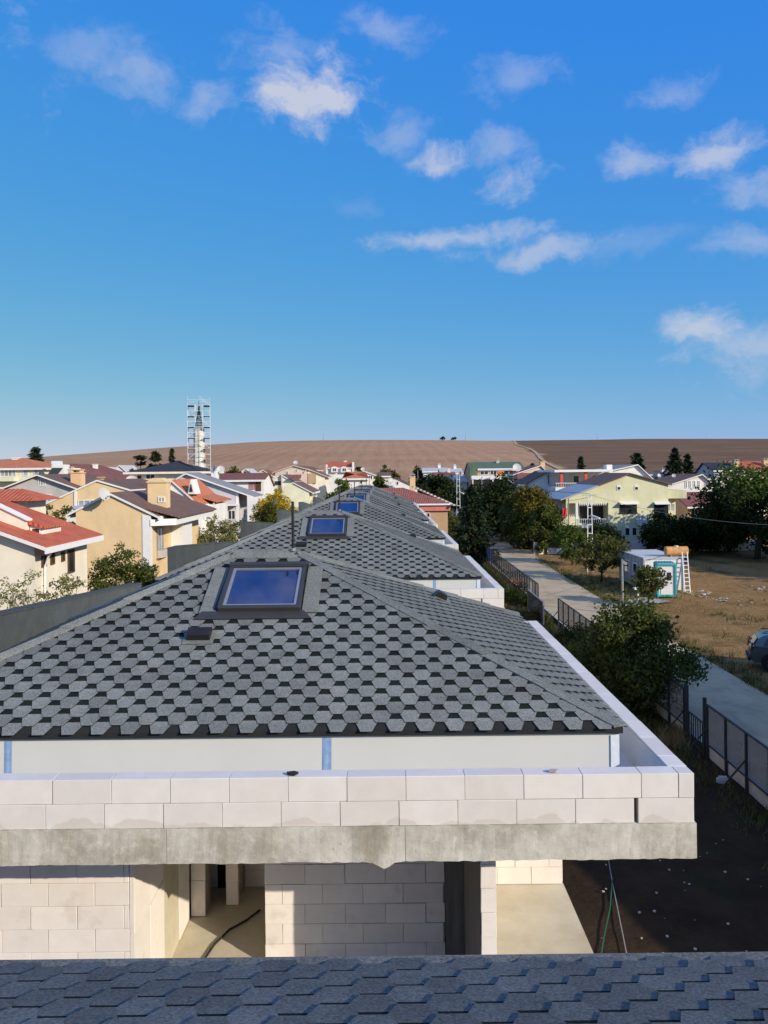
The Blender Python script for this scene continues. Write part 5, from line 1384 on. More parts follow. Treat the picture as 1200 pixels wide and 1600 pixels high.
conifer('tall dark spruce between the shingled row and the lane', PX(737, 84), 84.0, 8.2, 3.1, 28, size=.24, group=TG, ex=.7)
tree('broadleaf_tree', 'dark tree behind the red tiled roof with the pink eaves', PX(690, 132), 132.0, 8.4, 4.2, 'leaf_dark', 6000, .26, 29, crown_z=.6, rz=.38, clumps=60, trunk=.2, group=TG)
tree('broadleaf_tree', 'dark tree left of the far lattice pole above the pink eaves', PX(668, 136), 136.0, 8.6, 3.4, 'leaf_dark', 4500, .26, 30, crown_z=.6, rz=.38, clumps=50, trunk=.2, group=TG)
tree('broadleaf_tree', 'light green shrub just above the right hip of the red tiled roof', PX(682, 118), 118.0, 5.2, 2.4, 'leaf_bright', 3000, .2, 31, crown_z=.55, rz=.45, clumps=36, trunk=.15, group=TG)
tree('broadleaf_tree', 'green tree under the pink eaves right of the shingled row', PX(703, 95), 95.0, 3.9, 2.4, 'leaf_mid', 4200, .16, 32, crown_z=.55, rz=.45, clumps=40, trunk=.15, group=TG)
tree('broadleaf_tree', 'dark tree in front of the green roofed house, right of its post', PX(760, 124), 124.0, 7.3, 3.8, 'leaf_dark', 6000, .24, 33, crown_z=.55, rz=.42, clumps=56, trunk=.2, group=TG)
# dark trees around and right of the pale green house
tree('broadleaf_tree', 'dark bushy tree under the balcony of the pale green house', PX(940, 88), 88.0, 3.6, 2.3, 'leaf_dark', 5000, .17, 34, crown_z=.5, rz=.48, clumps=46, trunk=.14, group=TG)
tree('broadleaf_tree', 'dark tree in front of the right corner of the pale green house', PX(1040, 88), 88.0, 4.7, 2.7, 'leaf_dark', 7500, .17, 35, crown_z=.52, rz=.46, clumps=60, trunk=.16, group=TG)
tree('broadleaf_tree', 'dark shrub between the pale green house and the big tree at right', PX(1082, 90), 90.0, 4.4, 2.6, 'leaf_dark', 5000, .17, 36, crown_z=.5, rz=.48, clumps=44, trunk=.14, group=TG)
tree('broadleaf_tree', 'very large dark tree with sunlit yellow-green top at the right edge', PX(1182, 84), 84.0, 10.0, 5.8, 'leaf_dark', 17000, .21, 37, crown_z=.52, rz=.47, clumps=120, trunk=.35, group=TG, sparse=.2, top_leaf='leaf_bright')  # top leaves get a brighter green that paints in the sunlight
tree('broadleaf_tree', 'dark tree in front of the low dark red roof at right', PX(1120, 92), 92.0, 5.0, 3.2, 'leaf_dark', 8000, .2, 38, crown_z=.5, rz=.47, clumps=60, trunk=.2, group=TG)
tree('broadleaf_tree', 'large dark tree beyond the right edge, first of three', 53, 83, 12, 6.5, 'leaf_dark', 9000, .3, 39, crown_z=.53, rz=.46, clumps=90, trunk=.35, group=TG)
tree('broadleaf_tree', 'large dark tree beyond the right edge, second of three', 51, 70, 13, 7.0, 'leaf_dark', 9000, .32, 40, crown_z=.53, rz=.46, clumps=90, trunk=.35, group=TG)
tree('broadleaf_tree', 'large dark tree beyond the right edge, third of three', 54, 57, 12, 6.5, 'leaf_dark', 9000, .32, 63, crown_z=.53, rz=.46, clumps=90, trunk=.35, group=TG)
# conifers on the skyline
conifer('broad dark conifer above the roofs near the left edge', *put(56, 132), PZ(56, 698, 132), 2.9, 41, size=.36, group=TG, droop=.15, ex=.45)
conifer('slim dark pine just left of the minaret', *put(269, 128), PZ(269, 700, 128), 1.2, 42, size=.3, group=TG, ex=.6)
conifer('spreading pine left of the dark hip roof, right one', *put(243, 132), PZ(243, 705, 132), 3.0, 43, 'needle_pine', size=.36, group=TG, droop=-.05, gap=.3, ex=.5)
conifer('spreading pine left of the dark hip roof, left one', *put(220, 134), PZ(220, 711, 134), 3.0, 44, 'needle', size=.36, group=TG, droop=-.05, gap=.35, ex=.4)
conifer('dark conifer behind the grey metal roof at right', *put(996, 150), PZ(996, 707, 150), 2.5, 45, size=.38, group=TG, droop=.1, ex=.4)
conifer('tall dark conifer on the skyline, left of the close pair', *put(1055, 150), PZ(1055, 699, 150), 2.9, 46, size=.38, group=TG, droop=.15, ex=.55)
conifer('shorter dark conifer on the skyline, right of the close pair', *put(1075, 152), PZ(1075, 709, 152), 2.3, 47, size=.38, group=TG, droop=.15, ex=.55)
conifer('small pine behind the roof terrace with red columns', *put(908, 150), PZ(908, 712, 150), 1.7, 48, size=.34, group=TG, ex=.5)
conifer('small dark cypress right of the green roof', *put(832, 150), PZ(832, 723, 150), 1.6, 49, size=.34, group=TG, ex=.5)
# left gardens
tree('shrub', 'leafy pear tree in front of the yellow house wall', PX(190, 45), 45.0, PZ(190, 848, 45), 1.9, 'leaf_mid', 9000, .085, 51, cat='shrub', crown_z=.55, rz=.44, clumps=110, trunk=.06, group=TG, sparse=.17, rx=1.2, limbs=26)
tree('shrub', 'dark shrub at the right foot of the yellow house wall', PX(225, 47), 47.0, PZ(225, 882, 47), 1.0, 'leaf_mid', 4000, .085, 52, cat='shrub', crown_z=.55, rz=.44, clumps=50, trunk=.05, group=TG)
tree('shrub', 'twiggy pale shrub at the left edge before the cream house', PX(36, 28), 28.0, PZ(36, 888, 28), 1.25, 'leaf_pale', 4200, .05, 53, cat='shrub', crown_z=.62, rz=.38, clumps=150, trunk=.04, group=TG, sparse=.12, limbs=48)
tree('shrub', 'loose pale green shrub before the cream house wall with slit windows', PX(100, 29), 29.0, PZ(100, 902, 29), 1.1, 'leaf_pale', 6000, .055, 54, cat='shrub', crown_z=.62, rz=.40, clumps=140, trunk=.04, group=TG, sparse=.14, rx=1.3, limbs=36)
tree('shrub', 'orange-green shrub at the corner of the cream house', PX(146, 36), 36.0, PZ(146, 928, 36), .8, 'leaf_autumn', 2200, .07, 55, cat='shrub', crown_z=.6, rz=.4, clumps=20, trunk=.04, group=TG)
tree('shrub', 'tall thin olive shoots rising before the second yellow house', PX(82, 58), 58.0, PZ(82, 783, 58), 1.7, 'leaf_olive', 1800, .11, 56, cat='shrub', crown_z=.75, rz=.25, clumps=26, trunk=.06, group=TG, sparse=.16, limbs=22)
tree('shrub', 'upright yellow-green shrub before the lilac house porch', PX(338, 66), 66.0, PZ(338, 806, 66), 1.9, 'leaf_pale', 6000, .09, 57, cat='shrub', crown_z=.62, rz=.4, clumps=100, trunk=.05, group=TG, sparse=.16, limbs=24)
tree('shrub', 'green upright shrub before the lilac house, right one', PX(362, 68), 68.0, PZ(362, 813, 68), 1.3, 'leaf_olive', 3600, .1, 58, cat='shrub', crown_z=.62, rz=.4, clumps=70, trunk=.05, group=TG, sparse=.18)
tree('shrub', 'bright yellow autumn shrub behind the shingled roofs', PX(432, 82), 82.0, PZ(432, 762, 82), 2.3, 'leaf_yellow', 8000, .12, 59, cat='shrub', crown_z=.62, rz=.40, clumps=120, trunk=.06, group=TG, sparse=.15, limbs=30)
tree('shrub', 'green shrub at the foot of the yellow autumn shrub', PX(420, 80), 80.0, PZ(420, 785, 80), 2.1, 'leaf_mid', 5000, .12, 60, cat='shrub', crown_z=.55, rz=.42, clumps=34, trunk=.06, group=TG)
tree('shrub', 'grey-green small shrub before the pale yellow blank gable', PX(470, 100), 100.0, PZ(470, 782, 100), 1.4, 'leaf_pale', 700, .12, 61, cat='shrub', crown_z=.6, rz=.4, clumps=20, trunk=.04, group=TG, limbs=16)
tree('broadleaf_tree', 'bright green tree behind the far shingled ridge', PX(532, 112), 112.0, PZ(532, 748, 112), 2.2, 'leaf_bright', 2400, .2, 62, crown_z=.6, rz=.4, clumps=30, trunk=.12, group=TG)
for i, (px, py, Y, r, lf, lab) in enumerate(((505, 742, 150, 1.5, 'leaf_mid', 'small green tree left of the red roofed villa'), (594, 745, 140, 1.6, 'leaf_mid', 'green bush right of the pointed red roof'), (365, 730, 150, 2.6, 'leaf_olive', 'olive tree right of the minaret base'), (388, 738, 152, 2.0, 'leaf_olive', 'low olive bush right of the minaret'), (600, 730, 190, 2.2, 'leaf_olive', 'dim green tree at the foot of the field in the centre'), (614, 733, 190, 2.0, 'leaf_olive', 'second dim green tree at the foot of the field'), (562, 727, 205, 2.0, 'leaf_dark', 'dark tree right of the red roofed villa'), (652, 733, 180, 2.2, 'leaf_dark', 'dark tree left of the long white roof'), (138, 728, 150, 2.4, 'leaf_olive', 'faint olive tree behind the white red roofed house'), (640, 750, 140, 1.4, 'leaf_dark', 'dark bush left of the ochre chimney'))):
    tree('broadleaf_tree', lab, PX(px, Y), Y, PZ(px, py, Y), r, lf, 1600, .28, 70 + i, crown_z=.68, rz=.32, clumps=26, trunk=.12, group=TG)
for i, (px, lab) in enumerate(((693, 'tiny dark bush on the skyline of the field, left one'), (711, 'tiny dark bush on the skyline of the field, right one'))):
    p = at(px, 687, 880); t_ = tree('skyline_bush', lab, p.x, 890, 4.0, 3.4, 'leaf_dark', 500, .5, 90 + i, cat='bush', crown_z=.5, rz=.4, clumps=14, trunk=.2, group=TG); t_.location.z = float(hill_h(np.array(p.x), np.array(890.0)))
# garden plants and flower beds by the fence
for i, (px, py, r, h_, lf, lab) in enumerate(((800, 940, .95, 1.0, 'leaf_mid', 'flowering bush at the garden fence left of the gate'), (828, 948, .8, .8, 'leaf_mid', 'low green bush beside the flowering bush'), (842, 972, .8, .7, 'leaf_olive', 'low yellow-green weeds near the open gate'), (900, 1010, 1.2, 1.1, 'leaf_dark', 'dark shrub below the fence behind the parapet'), (930, 1055, 1.3, 1.2, 'leaf_dark', 'dark shrub left of the big bushy tree'), (912, 1035, 1.0, .8, 'leaf_mid', 'green weeds between parapet and big bushy tree'), (978, 1105, 1.2, .9, 'leaf_dark', 'dark undergrowth at the foot of the big bushy tree'))):
    p = gnd(px, py); tree('garden_plant', lab, p.x, p.y, h_, r, lf, 1500, .07, 100 + i, cat='plant', crown_z=.5, rz=.45, clumps=26, trunk=.03, group='plants in the side garden')
fr = random.Random(4)
for i, (px, py, c, lab) in enumerate(((806, 925, 'leaf_yellow', 'cluster of orange flowers by the fence'), (818, 926, 'litter', 'cluster of white flowers by the fence'))):
    p = gnd(px, py); P = np.array([[fr.gauss(0, .35), fr.gauss(0, .3), .75 + fr.random() * .35] for k in range(70)])
    V, F = leaf_quads(P, .1, np.random.default_rng(i)); root = empty('flower_plant', (p.x, p.y - .6, 0), 0, lab, 'flowers'); link('blossom', arrays_mesh('blossom', V, F, M[c] if c != 'leaf_yellow' else M['orange_paint']), root)
    mb = MB()
    for q in P[:24]: mb.tube([(q[0] * .4, q[1] * .4, 0), tuple(q)], .012, 4)
    mb.build('stem', M['leaf_mid'], root)
p = gnd(835, 952); tag(MB().prism([(p.x - .25, p.y, .1), (p.x + .25, p.y, .1), (p.x + .2, p.y + .3, .1), (p.x - .2, p.y + .3, .1)], (.1, -.1, .5)).build('plastic_sack', M['litter'], bevel=.08, seg=2), 'small white sack standing in the garden left of the gate', 'sack')
p = gnd(1127, 1226); tag(MB().prism([(p.x - .2, p.y - .12, .03), (p.x + .15, p.y - .15, .03), (p.x + .22, p.y + .1, .03), (p.x - .1, p.y + .16, .03)], (.04, .02, .2)).build('plastic_bag', M['litter'], bevel=.05, seg=2), 'crumpled white bag on the ground below the near fence', 'bag')

# grass and weeds
def grass(name, label, pts, hgt, mat, seed, blades=9):
    rs = np.random.default_rng(seed); P = np.repeat(np.array(pts), blades, 0); n = len(P)
    P = P + np.concatenate([rs.normal(size=(n, 2)) * .14, np.zeros((n, 1))], 1)
    a = rs.uniform(0, 6.28, n); d = np.stack([np.cos(a), np.sin(a), np.zeros(n)], 1) * .018; hh_ = hgt * rs.uniform(.5, 1.4, (n, 1))
    ln = np.stack([rs.normal(size=n) * .35, rs.normal(size=n) * .35, np.ones(n)], 1) * hh_
    V = np.stack([P - d, P + d, P + d * .5 + ln * .6, P + ln], 1).reshape(-1, 3)
    return tag(link(name, arrays_mesh(name, V, np.arange(4 * n).reshape(-1, 4), M[mat])), label, 'grass', kind='stuff')
rs = np.random.default_rng(77)
pts = []
for k in range(2600):
    x, y = rs.uniform(15.9, 46), rs.uniform(32, 92)
    if math.sin(x * .45 + 1) * math.cos(y * .33) + .6 * math.sin(x * .9 + y * .5) < .55: continue
    pts.append((x, y, 0))
grass('weeds', 'patches of green weeds on the brown lot beyond the lane', pts, .28, 'grass', 1, 8)
pts = [(15.8 + abs(rs.normal()) * .7, rs.uniform(18, 85), 0) for k in range(700)] + [(19.5 + rs.normal() * 1.6, 64 + rs.normal() * 5, 0) for k in range(240)]
grass('verge_grass', 'rough grass along the right verge of the lane', pts, .24, 'grass', 2, 8)
pts = [(rs.uniform(3.4, 10.3), rs.uniform(30, 88), .04) for k in range(1900)] + [(10.2 - abs(rs.normal()) * .5, rs.uniform(18, 88), .04) for k in range(700)]
grass('garden_grass', 'thin dark grass over the side garden', pts, .2, 'grass', 3, 7)
pts = [tuple(gnd(rs.uniform(1035, 1075), rs.uniform(1135, 1170), .04)) for k in range(70)]
grass('dry_grass', 'tuft of dry straw-coloured grass under the fence gate', pts, .3, 'dry_grass', 4, 9)
# rubble on the lot
for i, (px, py, lab) in enumerate(((1135, 938, 'heap of pale rubble on the brown lot'), (1092, 928, 'small pile of stones right of the ladder'), (1190, 920, 'scattered pale scraps at the right end of the lot'))):
    p = gnd(px, py); mb = MB(); r = random.Random(i + 40)
    for k in range(16):
        c = p + Vector((r.gauss(0, .5), r.gauss(0, .9), 0)); s = r.uniform(.05, .17)
        mb.prism([c + Vector((s * math.cos(a) * r.uniform(.6, 1.2), s * math.sin(a) * r.uniform(.6, 1.2), 0)) for a in (0, 1.3, 2.4, 3.8, 5)], (r.uniform(-.1, .1), 0, s * r.uniform(.3, .8)))
    tag(mb.build('rubble_heap', M['litter']), lab, 'rubble', kind='stuff')

# ------------------------------------------------------------------ fences along the lane
FX = 10.5
def fence(label, y0, y1, n, ht, panel, low=None, wall=True, group='garden fences along the lane'):
    root = empty('fence', (FX, y0, 0), 0, label, 'fence', group); L = y1 - y0
    for k in range(n + 1):
        y = L * k / n; MB().box(-.035, .035, y - .035, y + .035, 0, ht).build('post', M['dark_metal'], root)
        if k % 2 == 0: MB().bar((-.04, y, ht * .55), (-.75, y + .1, .05), .04, .04).build('brace', M['dark_metal'], root)
    MB().box(-.03, .03, 0, L, ht + .002, ht + .05).build('rail', M['dark_metal'], root); MB().box(-.025, .025, 0, L, .46, .50).build('rail', M['dark_metal'], root)
    for k in range(n):
        a, b = L * k / n + .04, L * (k + 1) / n - .04
        MB().box(.037, .045, a, b, .5 if low is None else low, ht - .01).build('panel', M[panel], root)
    if wall: MB().box(.05, .22, -.1, L + .1, -.05, .45).build('plinth', M['kerb'], root)
    return root
fence('near garden fence with grey screen panels at the right edge', 12.0, 26.0, 10, 1.75, 'screen')
fence('screened fence stretch hidden behind the big bushy tree', 28.0, 40.0, 8, 1.75, 'screen')
fence('fence stretch with pale panels between gate and bushy tree', 40.3, 48.2, 6, 1.7, 'screen', wall=False)
fence('long far fence with pale panels and black posts before the lane', 54.5, 78.0, 22, 1.7, 'screen', wall=False)
fence('blue sheeted end of the far fence beside the brick pier', 78.2, 91.0, 10, 1.7, 'blue_sheet', wall=False)
root = empty('gate', (FX, 26.2, 0), 0, 'narrow barred metal gate in the near fence', 'gate')
for y in (0, 1.55): MB().box(-.05, .05, y - .05, y + .05, 0, 1.95).build('post', M['dark_metal'], root)
for k in range(7): MB().box(-.015, .015, .2 + k * .19 - .015, .2 + k * .19 + .015, .1, 1.05).build('bar', M['dark_metal'], root)
MB().box(-.02, .02, .06, 1.49, 1.052, 1.1).box(-.02, .02, .06, 1.49, .05, .098).build('rail', M['dark_metal'], root)
root = empty('gate', (FX, 48.4, 0), 0, 'open dark sliding gate leaf standing in the gap of the fence', 'gate')
MB().box(-.9, -.86, -.1, 5.0, .15, 1.45).build('leaf', M['screen_dark'], root)
MB().box(-.92, -.84, -.12, 5.02, .06, .146).box(-.92, -.84, -.12, 5.02, 1.454, 1.52).box(-.92, -.84, -.14, -.06, .15, 1.45).box(-.92, -.84, 4.96, 5.04, .15, 1.45).build('frame', M['grey_metal'], root)
for y in (5.4, 5.9): MB().box(-.6, -.54, y, y + .06, 0, 1.9).build('post', M['grey_metal'], root)
MB().box(-.6, -.54, 5.4, 5.96, 1.904, 1.96).build('rail', M['grey_metal'], root)
for i, (px, lab) in enumerate(((745, 'brick gate pier at the far end of the fence, front one'), (735, 'brick gate pier half hidden by the spruce, rear one'))):
    Y = 91.8 + 3 * i; root = empty('gate_pier', (PX(px, Y), Y, 0), 0, lab, 'pier')
    core = MB().box(-.37, .37, -.3, .3, 0, 2.2).build('core', M['mortar'], root)
    for j in range(10):
        for k in range(2):
            o = .08 if j % 2 else -.08
            MB().box(-.4 + k * (.4 + o) + .01, .4 * k + o * (1 - k) - .01 + (.0 if k else 0), -.33, .33, .02 + j * .22, .225 + j * .22).build('brick', M['brick_pier'], core)
    MB().box(-.48, .48, -.42, .42, 2.25, 2.4).build('coping', M['stone_white'], root)
# white walls beyond the lane
wl_ = empty('garden_wall', (PX(790, 118), 100, 0), 0, 'white rendered garden wall with dark piers along the shaded lane', 'wall')
o0 = wl_.location
a_, b_ = Vector((18.2, 103, 0)), Vector((22.5, 132, 0))
MB().bar(a_ + Vector((0, 0, .85)) - o0, b_ + Vector((0, 0, .85)) - o0, .25, 1.7).build('wall', M['plaster_white'], wl_)
for k in range(6):
    p = a_.lerp(b_, k / 5) - o0; MB().box(p.x - .22, p.x + .22, p.y - .22, p.y + .22, 0, 1.95).build('pier', M['plaster_grey'], wl_)
wl2 = empty('garden_wall', gnd(858, 866), 0, 'low white wall stub with square pier at the lane corner', 'wall')
MB().box(-1.2, 3.2, 0, .25, 0, .7).build('wall', M['plaster_white'], wl2); MB().box(-1.7, -1.204, -.1, .4, 0, 1.35).build('pier', M['plaster_white'], wl2)
wl3 = empty('garden_wall', (PX(1000, 90), 92, 0), 0, 'shaded pale garden wall below the pale green house', 'wall')
MB().box(-6, 14, 0, .25, 0, 1.1).build('wall', M['plaster_white'], wl3)
for k in range(6): MB().box(-6 + k * 4 - .2, -6 + k * 4 + .2, -.08, -.003, 0, 1.3).build('pier', M['plaster_white'], wl3)

# ------------------------------------------------------------------ site container, cabin, tank, ladder
cx0, cx1, cy0, cy1, ch = 20.1, 23.15, 61.6, 67.9, 2.55
root = empty('site_container', ((cx0 + cx1) / 2, cy0, 0), 0, 'white site container with shade-painted left side and pale flat roof on the brown lot', 'container')
o0 = root.location
def loc(mb): mb.v = [(v[0] - o0.x, v[1] - o0.y, v[2]) for v in mb.v]; return mb
loc(MB().box(cx0 + .03, cx1 - .03, cy0 + .03, cy1 - .03, .12, ch - .02)).build('body', M['white_metal'], root)
loc(MB().box(cx0 + .0, cx0 + .026, cy0 + .1, cy1 - .1, .14, ch - .03)).build('side_panel', M['shade_panel'], root)  # added dark sheet; the shade on this side is put into its colour
loc(MB().box(cx0 - .05, cx1 + .05, cy0 - .05, cy1 + .05, ch, ch + .1)).build('roof', M['sheet_white'], root)
mb = MB()
for x in (cx0, cx1): 
    for y in (cy0, cy1): mb.box(x - .06, x + .06, y - .06, y + .06, 0, ch - .003)
loc(mb).build('corner_post', M['lightblue_metal'], root)
for k in range(17):
    y = cy0 + .35 + k * .36; loc(MB().box(cx0 - .015, cx0 + .028, y, y + .07, .15, ch - .05)).build('rib', M['white_paint'], root)
for a, b in ((63.2, 64.2), (65.3, 66.3)):
    f = loc(MB().box(cx0 - .06, cx0 - .02, a, b, 1.1, 1.18).box(cx0 - .06, cx0 - .02, a, b, 1.95, 2.03).box(cx0 - .06, cx0 - .02, a, a + .07, 1.18, 1.95).box(cx0 - .06, cx0 - .02, b - .07, b, 1.18, 1.95)).build('window', M['white_paint'], root)
    loc(MB().box(cx0 - .045, cx0 - .025, a + .07, b - .07, 1.18, 1.95)).build('pane', M['window_glass'], f)
root = empty('site_cabin', ((PX(1026, 59) + PX(1053, 59)) / 2, 58.9, 0), R(-8), 'narrow white cabin with turquoise frame and slit door window', 'cabin')
w = .64
MB().box(-w + .04, w - .04, .04, 1.24, .05, 2.36).build('body', M['white_metal'], root)
for x in (-w, w):
    for y in (0, 1.28): MB().box(x - .06, x + .06, y - .06, y + .06, 0, 2.34).build('corner_post', M['teal_paint'], root)
for z in (.05, 2.36):
    MB().box(-w - .06, w + .06, -.065, .055, z, z + .12).box(-w - .06, w + .06, 1.225, 1.345, z, z + .12).box(-w - .06, -w + .06, .056, 1.224, z, z + .12).box(w - .06, w + .06, .056, 1.224, z, z + .12).build('rail', M['teal_paint'], root)
MB().box(-w, w, 0, 1.28, 2.482, 2.53).build('roof', M['sheet_green'] if False else M['lightblue_metal'], root)
for k in range(6): MB().box(-w + .1 + k * .2, -w + .16 + k * .2, -.03, 1.3, 2.532, 2.57).build('roof_rib', M['teal_paint'], root)
d = MB().box(-.42, .42, .005, .037, .2, 2.2).build('door', M['white_paint'], root)
MB().box(.02, .32, -.012, .003, 1.25, 1.85).build('pane', M['window_glass'], d); MB().box(.3, .36, -.04, .003, 1.02, 1.12).build('handle', M['dark_metal'], d)
tx0, tx1 = PX(1040, 62.2), PX(1074, 62.2)
root = empty('water_tank', (tx0, 62.4, ch + .1), 0, 'orange-brown cylindrical water tank lying on the container roof', 'tank')
Lt = tx1 - tx0
mb = MB(); mb.tube([(0, 0, .42), (.06, 0, .42), (.061, 0, .42), (Lt - .06, 0, .42), (Lt, 0, .42)], .36, 20)
me = mb.build('barrel', M['rust_tank'], root, smooth=False)
for x in (.35, Lt - .35): MB().box(x - .06, x + .06, -.3, .3, 0, .12).build('saddle', M['grey_metal'], root)
MB().tube([(Lt * .5, 0, .76), (Lt * .5, 0, .84)], .16, 12).build('filler_cap', M['white_metal'], root)
root = empty('ladder', (PX(1072, 61.0), 60.9, 0), 0, 'pale wooden ladder leaning against the right end of the container', 'ladder')
for x in (-.2, .2): MB().bar((x, 0, 0), (x, .55, 3.1), .06, .06).build('stile', M['white_paint'], root)
for k in range(9): MB().bar((-.17, .55 * (k + .7) / 10, 3.1 * (k + .7) / 10), (.17, .55 * (k + .7) / 10, 3.1 * (k + .7) / 10), .07, .05).build('rung', M['white_paint'], root)
p = gnd(997, 938); root = empty('washstand', (p.x, p.y, 0), 0, 'small white pedestal washstand beside the leaning tree', 'washstand')
MB().tube([(0, 0, 0), (0, 0, .8)], .07, 8).build('pedestal', M['white_paint'], root); MB().box(-.3, .3, -.22, .22, .802, .93).build('basin', M['white_paint'], root)

# ------------------------------------------------------------------ poles, wires, flag
def lattice_pole(label, x, y, h, w=.42, arm=True):
    root = empty('utility_pole', (x, y, 0), R(10), label, 'pole', 'utility poles')
    for s_ in (-1, 1): MB().bar((s_ * w / 2, 0, 0), (s_ * w * .32, 0, h), .065, .065).build('leg', M['white_metal'], root)
    for k in range(9):
        z = h * (k + .5) / 9.2; ww = w / 2 - (w * .18) * z / h; MB().box(-ww, ww, -.04, .04, z, z + .06).build('rung', M['white_metal'], root)
    if arm: MB().box(-.7, .7, -.05, .05, h - .2, h - .1).build('crossarm', M['grey_metal'], root)
    MB().bar((.1, -.1, h * .72), (.55, -.9, h * .72 - .25), .22, .14).build('lamp_head', M['white_metal'], root)
    return Vector((x, y, h))
p1 = lattice_pole('white lattice pole before the balcony of the pale green house', PX(921, 74), 74.0, PZ(921, 771, 74), .55)
p2 = lattice_pole('far white lattice pole left of the green roofed house', PX(716, 118), 118.0, PZ(716, 742, 118), .6)
p = gnd(973, 962)
root = empty('street_pole', (p.x, p.y, 0), 0, 'plain grey steel pole between the lane and the container', 'pole', 'utility poles')
zt_ = PZ(973, 874, p.y); MB().tube([(0, 0, 0), (0, 0, zt_)], .085, 10, r1=.065).build('shaft', M['grey_metal'], root)
MB().bar((0, 0, zt_ - .15), (.3, 0, zt_ - .3), .16, .2).box(.15, .3, -.1, .1, zt_ - .75, zt_ - .45).build('lamp_head', M['grey_metal'], root)
for px, py, Y, h_, lab in ((753, 745, 122, 0, 'thin grey pole before the green roofed house'), (811, 757, 112, 0, 'white lamp post with angled head among the dark trees'), (667, 750, 140, 0, 'thin pale pole above the dark trees in the centre'), (888, 778, 93.5, 0, 'slim flag pole at the balcony corner'), (653, 735, 168, 0, 'thin pole left of the long white roof')):
    x = PX(px, Y); root = empty('thin_pole', (x, Y, 0), 0, lab, 'pole', 'utility poles'); zt_ = PZ(px, py, Y)
    MB().tube([(0, 0, 0), (0, 0, zt_)], .07, 7).build('shaft', M['grey_metal'], root)
    if 'lamp' in lab: MB().bar((0, 0, zt_ - .4), (-1.6, 0, zt_ + .7), .25, .12).build('lamp_head', M['white_metal'], root)
mb = MB(); fx, fy, fz = PX(885, 93.4), 93.3, PZ(885, 794, 93.4)
for k in range(6):
    z0, z1 = fz - k * .17, fz - (k + 1) * .17
    for j in range(4):
        w0 = lambda q, z: .06 * math.sin(q * 2.1 + z * 3)
        mb.poly([(fx + .02 - j * .12, fy + w0(j, z0), z0), (fx + .02 - (j + 1) * .12, fy + w0(j + 1, z0), z0), (fx + .02 - (j + 1) * .12, fy + w0(j + 1, z1), z1), (fx + .02 - j * .12, fy + w0(j, z1), z1)])
tag(mb.build('flag', M['flag_red']), 'red flag hanging beside the balcony of the pale green house', 'flag')
def wire(pts, sag, r, mat, label):
    mb = MB()
    for a, b in zip(pts[:-1], pts[1:]):
        a, b = Vector(a), Vector(b); mb.tube([a.lerp(b, t) - Vector((0, 0, sag * 4 * t * (1 - t))) for t in [i / 16 for i in range(17)]], r, 5)
    tag(mb.build('overhead_wire', mat), label, 'wire', 'overhead wires')
wire([p1 - Vector((0, 0, .1)), at(1200, 820, 62)], .5, .013, M['wire_grey'], 'overhead wire from the white lattice pole to the right edge')
wire([p2, p1], .5, .02, M['wire'], 'overhead wire between the two lattice poles')
wire([p1 - Vector((0, 0, .3)), at(886, 782, 95)], .1, .018, M['wire'], 'short wire from the white lattice pole to the green house')
wire([Vector((p.x, p.y, PZ(973, 878, p.y))), at(1040, 866, 62)], .2, .016, M['wire'], 'wire from the grey steel pole to the container')
for px, py, lab in ((505, 677, 'hair-thin mast on the skyline left of centre'), (727, 678, 'hair-thin mast on the skyline right of the bushes'), (933, 679, 'far pylon on the skyline right of the path'), (1104, 680, 'far pylon on the skyline at right')):
    Yq = 900.0; q = at(px, py, Yq); zb = float(hill_h(np.array(q.x), np.array(Yq)))
    root = empty('far_mast', (q.x, Yq, zb - 1), 0, lab, 'mast', 'masts on the skyline'); hq = q.z - zb + 2
    MB().tube([(0, 0, 0), (0, 0, hq)], .3, 5, r1=.12).build('shaft', M['grey_metal'], root)
    if 'pylon' in lab: MB().box(-2.2, 2.2, -.1, .1, hq - 1.2, hq - 1.0).build('crossarm', M['grey_metal'], root)

# ------------------------------------------------------------------ parked car
root = empty('parked_car', (19.65, 37.4, .02), R(-20), 'grey-blue estate car parked in the shade at the right edge', 'car')
prof = [(-2.28, .42), (-2.34, .72), (-2.28, 1.02), (-2.18, 1.10), (-1.2, 1.10), (.55, 1.06), (1.0, 1.0), (1.85, .90), (2.2, .78), (2.28, .5), (2.2, .32), (-2.2, .32)]
def loft(prof, wfun, mat, name, parent, bev=.05):
    mb = MB(); n = len(prof)
    L_ = [(x, -wfun(x, z), z) for x, z in prof]; R__ = [(x, wfun(x, z), z) for x, z in prof]
    b = 0; mb.v = L_ + R__
    mb.f = [tuple(range(n))[::-1], tuple(range(n, 2 * n))] + [(i, (i + 1) % n, n + (i + 1) % n, n + i) for i in range(n)]; mb.m = [0] * len(mb.f)
    return mb.build(name, mat, parent, bevel=bev, seg=3, smooth=False)
body = loft(prof, lambda x, z: .88 - (.10 if abs(x) > 2.1 else 0), M['car_paint'], 'body', root, .06)
cab = [(-2.2, 1.06), (-1.95, 1.45), (-1.7, 1.60), (-1.2, 1.66), (-.1, 1.66), (.3, 1.58), (1.05, 1.06)]
loft(cab, lambda x, z: .84 - .30 * max(0, z - 1.06) / .6 * .8, M['car_paint'], 'cabin', root, .05)
def side_panel(pts, y_off, mat, name, parent):
    for s_ in (-1, 1):
        mb = MB(); q = [(x, s_ * (.84 - .4 * (z - 1.06) + y_off), z) for x, z in pts]
        mb.prism(q if s_ < 0 else q[::-1], (0, s_ * .012, 0)).build(name, mat, parent)
side_panel([(-1.78, 1.15), (-1.1, 1.15), (-1.1, 1.52), (-1.55, 1.52)], .01, M['window_glass'], 'window', root)
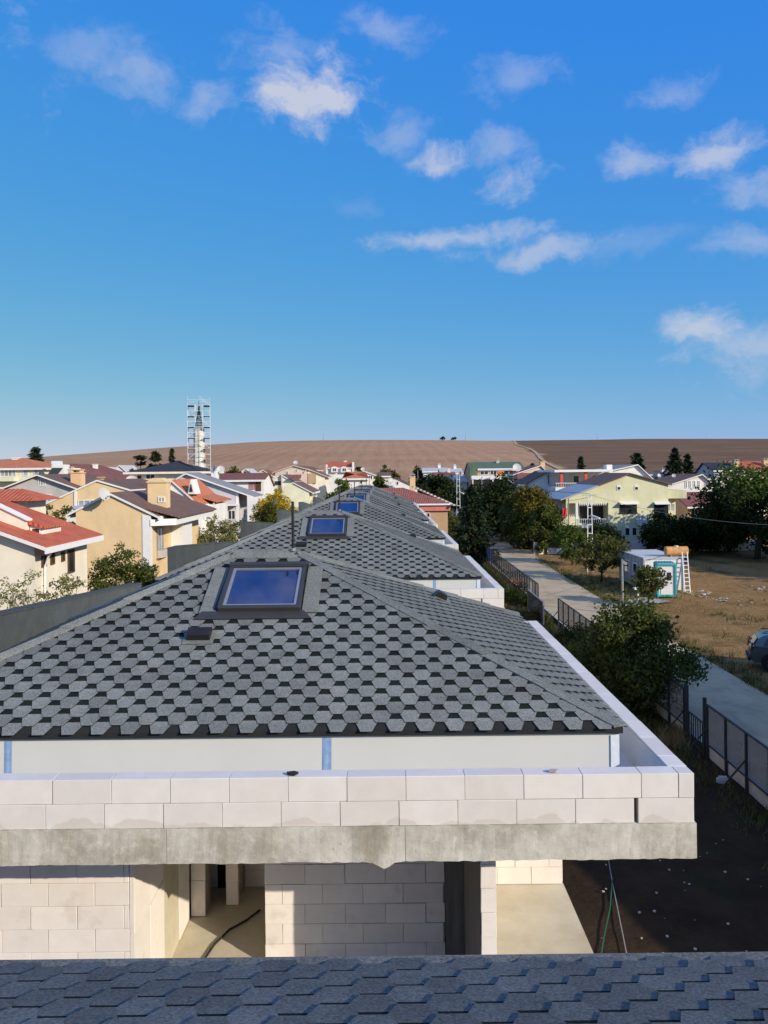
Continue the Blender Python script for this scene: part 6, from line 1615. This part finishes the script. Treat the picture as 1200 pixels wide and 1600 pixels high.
side_panel([(-1.03, 1.15), (-.22, 1.15), (-.22, 1.55), (-1.03, 1.53)], .01, M['window_glass'], 'window', root)
side_panel([(-.15, 1.15), (.72, 1.15), (.28, 1.5), (-.15, 1.55)], .01, M['window_glass'], 'window', root)
MB().prism([(-2.19, -.66, 1.12), (-2.19, .66, 1.12), (-1.98, .56, 1.45), (-1.98, -.56, 1.45)], (-.03, 0, .02)).build('rear_window', M['window_glass'], root)
MB().prism([(1.04, -.7, 1.1), (1.04, .7, 1.1), (.38, .6, 1.55), (.38, -.6, 1.55)], (.04, 0, .04)).build('windscreen', M['window_glass'], root)
for s_ in (-1, 1):
    MB().prism([(-2.30, s_ * .62, .85), (-2.30, s_ * .86, .85), (-2.2, s_ * .84, 1.25), (-2.2, s_ * .68, 1.25)], (-.05, 0, 0)).build('tail_lamp', M['tail_lamp'], root)
    MB().prism([(2.15, s_ * .5, .70), (2.15, s_ * .8, .70), (2.05, s_ * .8, .84), (2.05, s_ * .5, .84)], (.1, 0, 0)).build('headlight', M['dish'], root)
    MB().box(-1.75, -.2, s_ * .6 - .02, s_ * .6 + .02, 1.68, 1.72).build('roof_rail', M['dark_metal'], root)
    MB().box(.55, .78, min(s_ * .88, s_ * 1.05), max(s_ * .88, s_ * 1.05), 1.08, 1.22).build('mirror', M['car_paint'], root, bevel=.03)
    for x in (-1.42, 1.40):
        MB().tube([(x, s_ * .60, .34), (x, s_ * .895, .34)], .44, 24).build('wheel_arch', M['black_plastic'], root)
        wroot = MB().tube([(x, s_ * .66, .34), (x, s_ * .91, .34)], .345, 24).build('wheel', M['tyre'], root)
        mb = MB().tube([(x, s_ * .90, .34), (x, s_ * .922, .34)], .09, 10)
        for k in range(5):
            a = 2 * math.pi * k / 5; mb.bar((x, s_ * .917, .34), (x + .22 * math.cos(a), s_ * .917, .34 + .22 * math.sin(a)), .06, .02)
        mb.build('rim', M['rim'], wroot)
MB().box(-2.42, -2.30, -.8, .8, .38, .6).build('rear_bumper', M['black_plastic'], root, bevel=.04, seg=2)
MB().box(-2.385, -2.36, -.27, .27, .72, .84).build('number_plate', M['dish'], root)
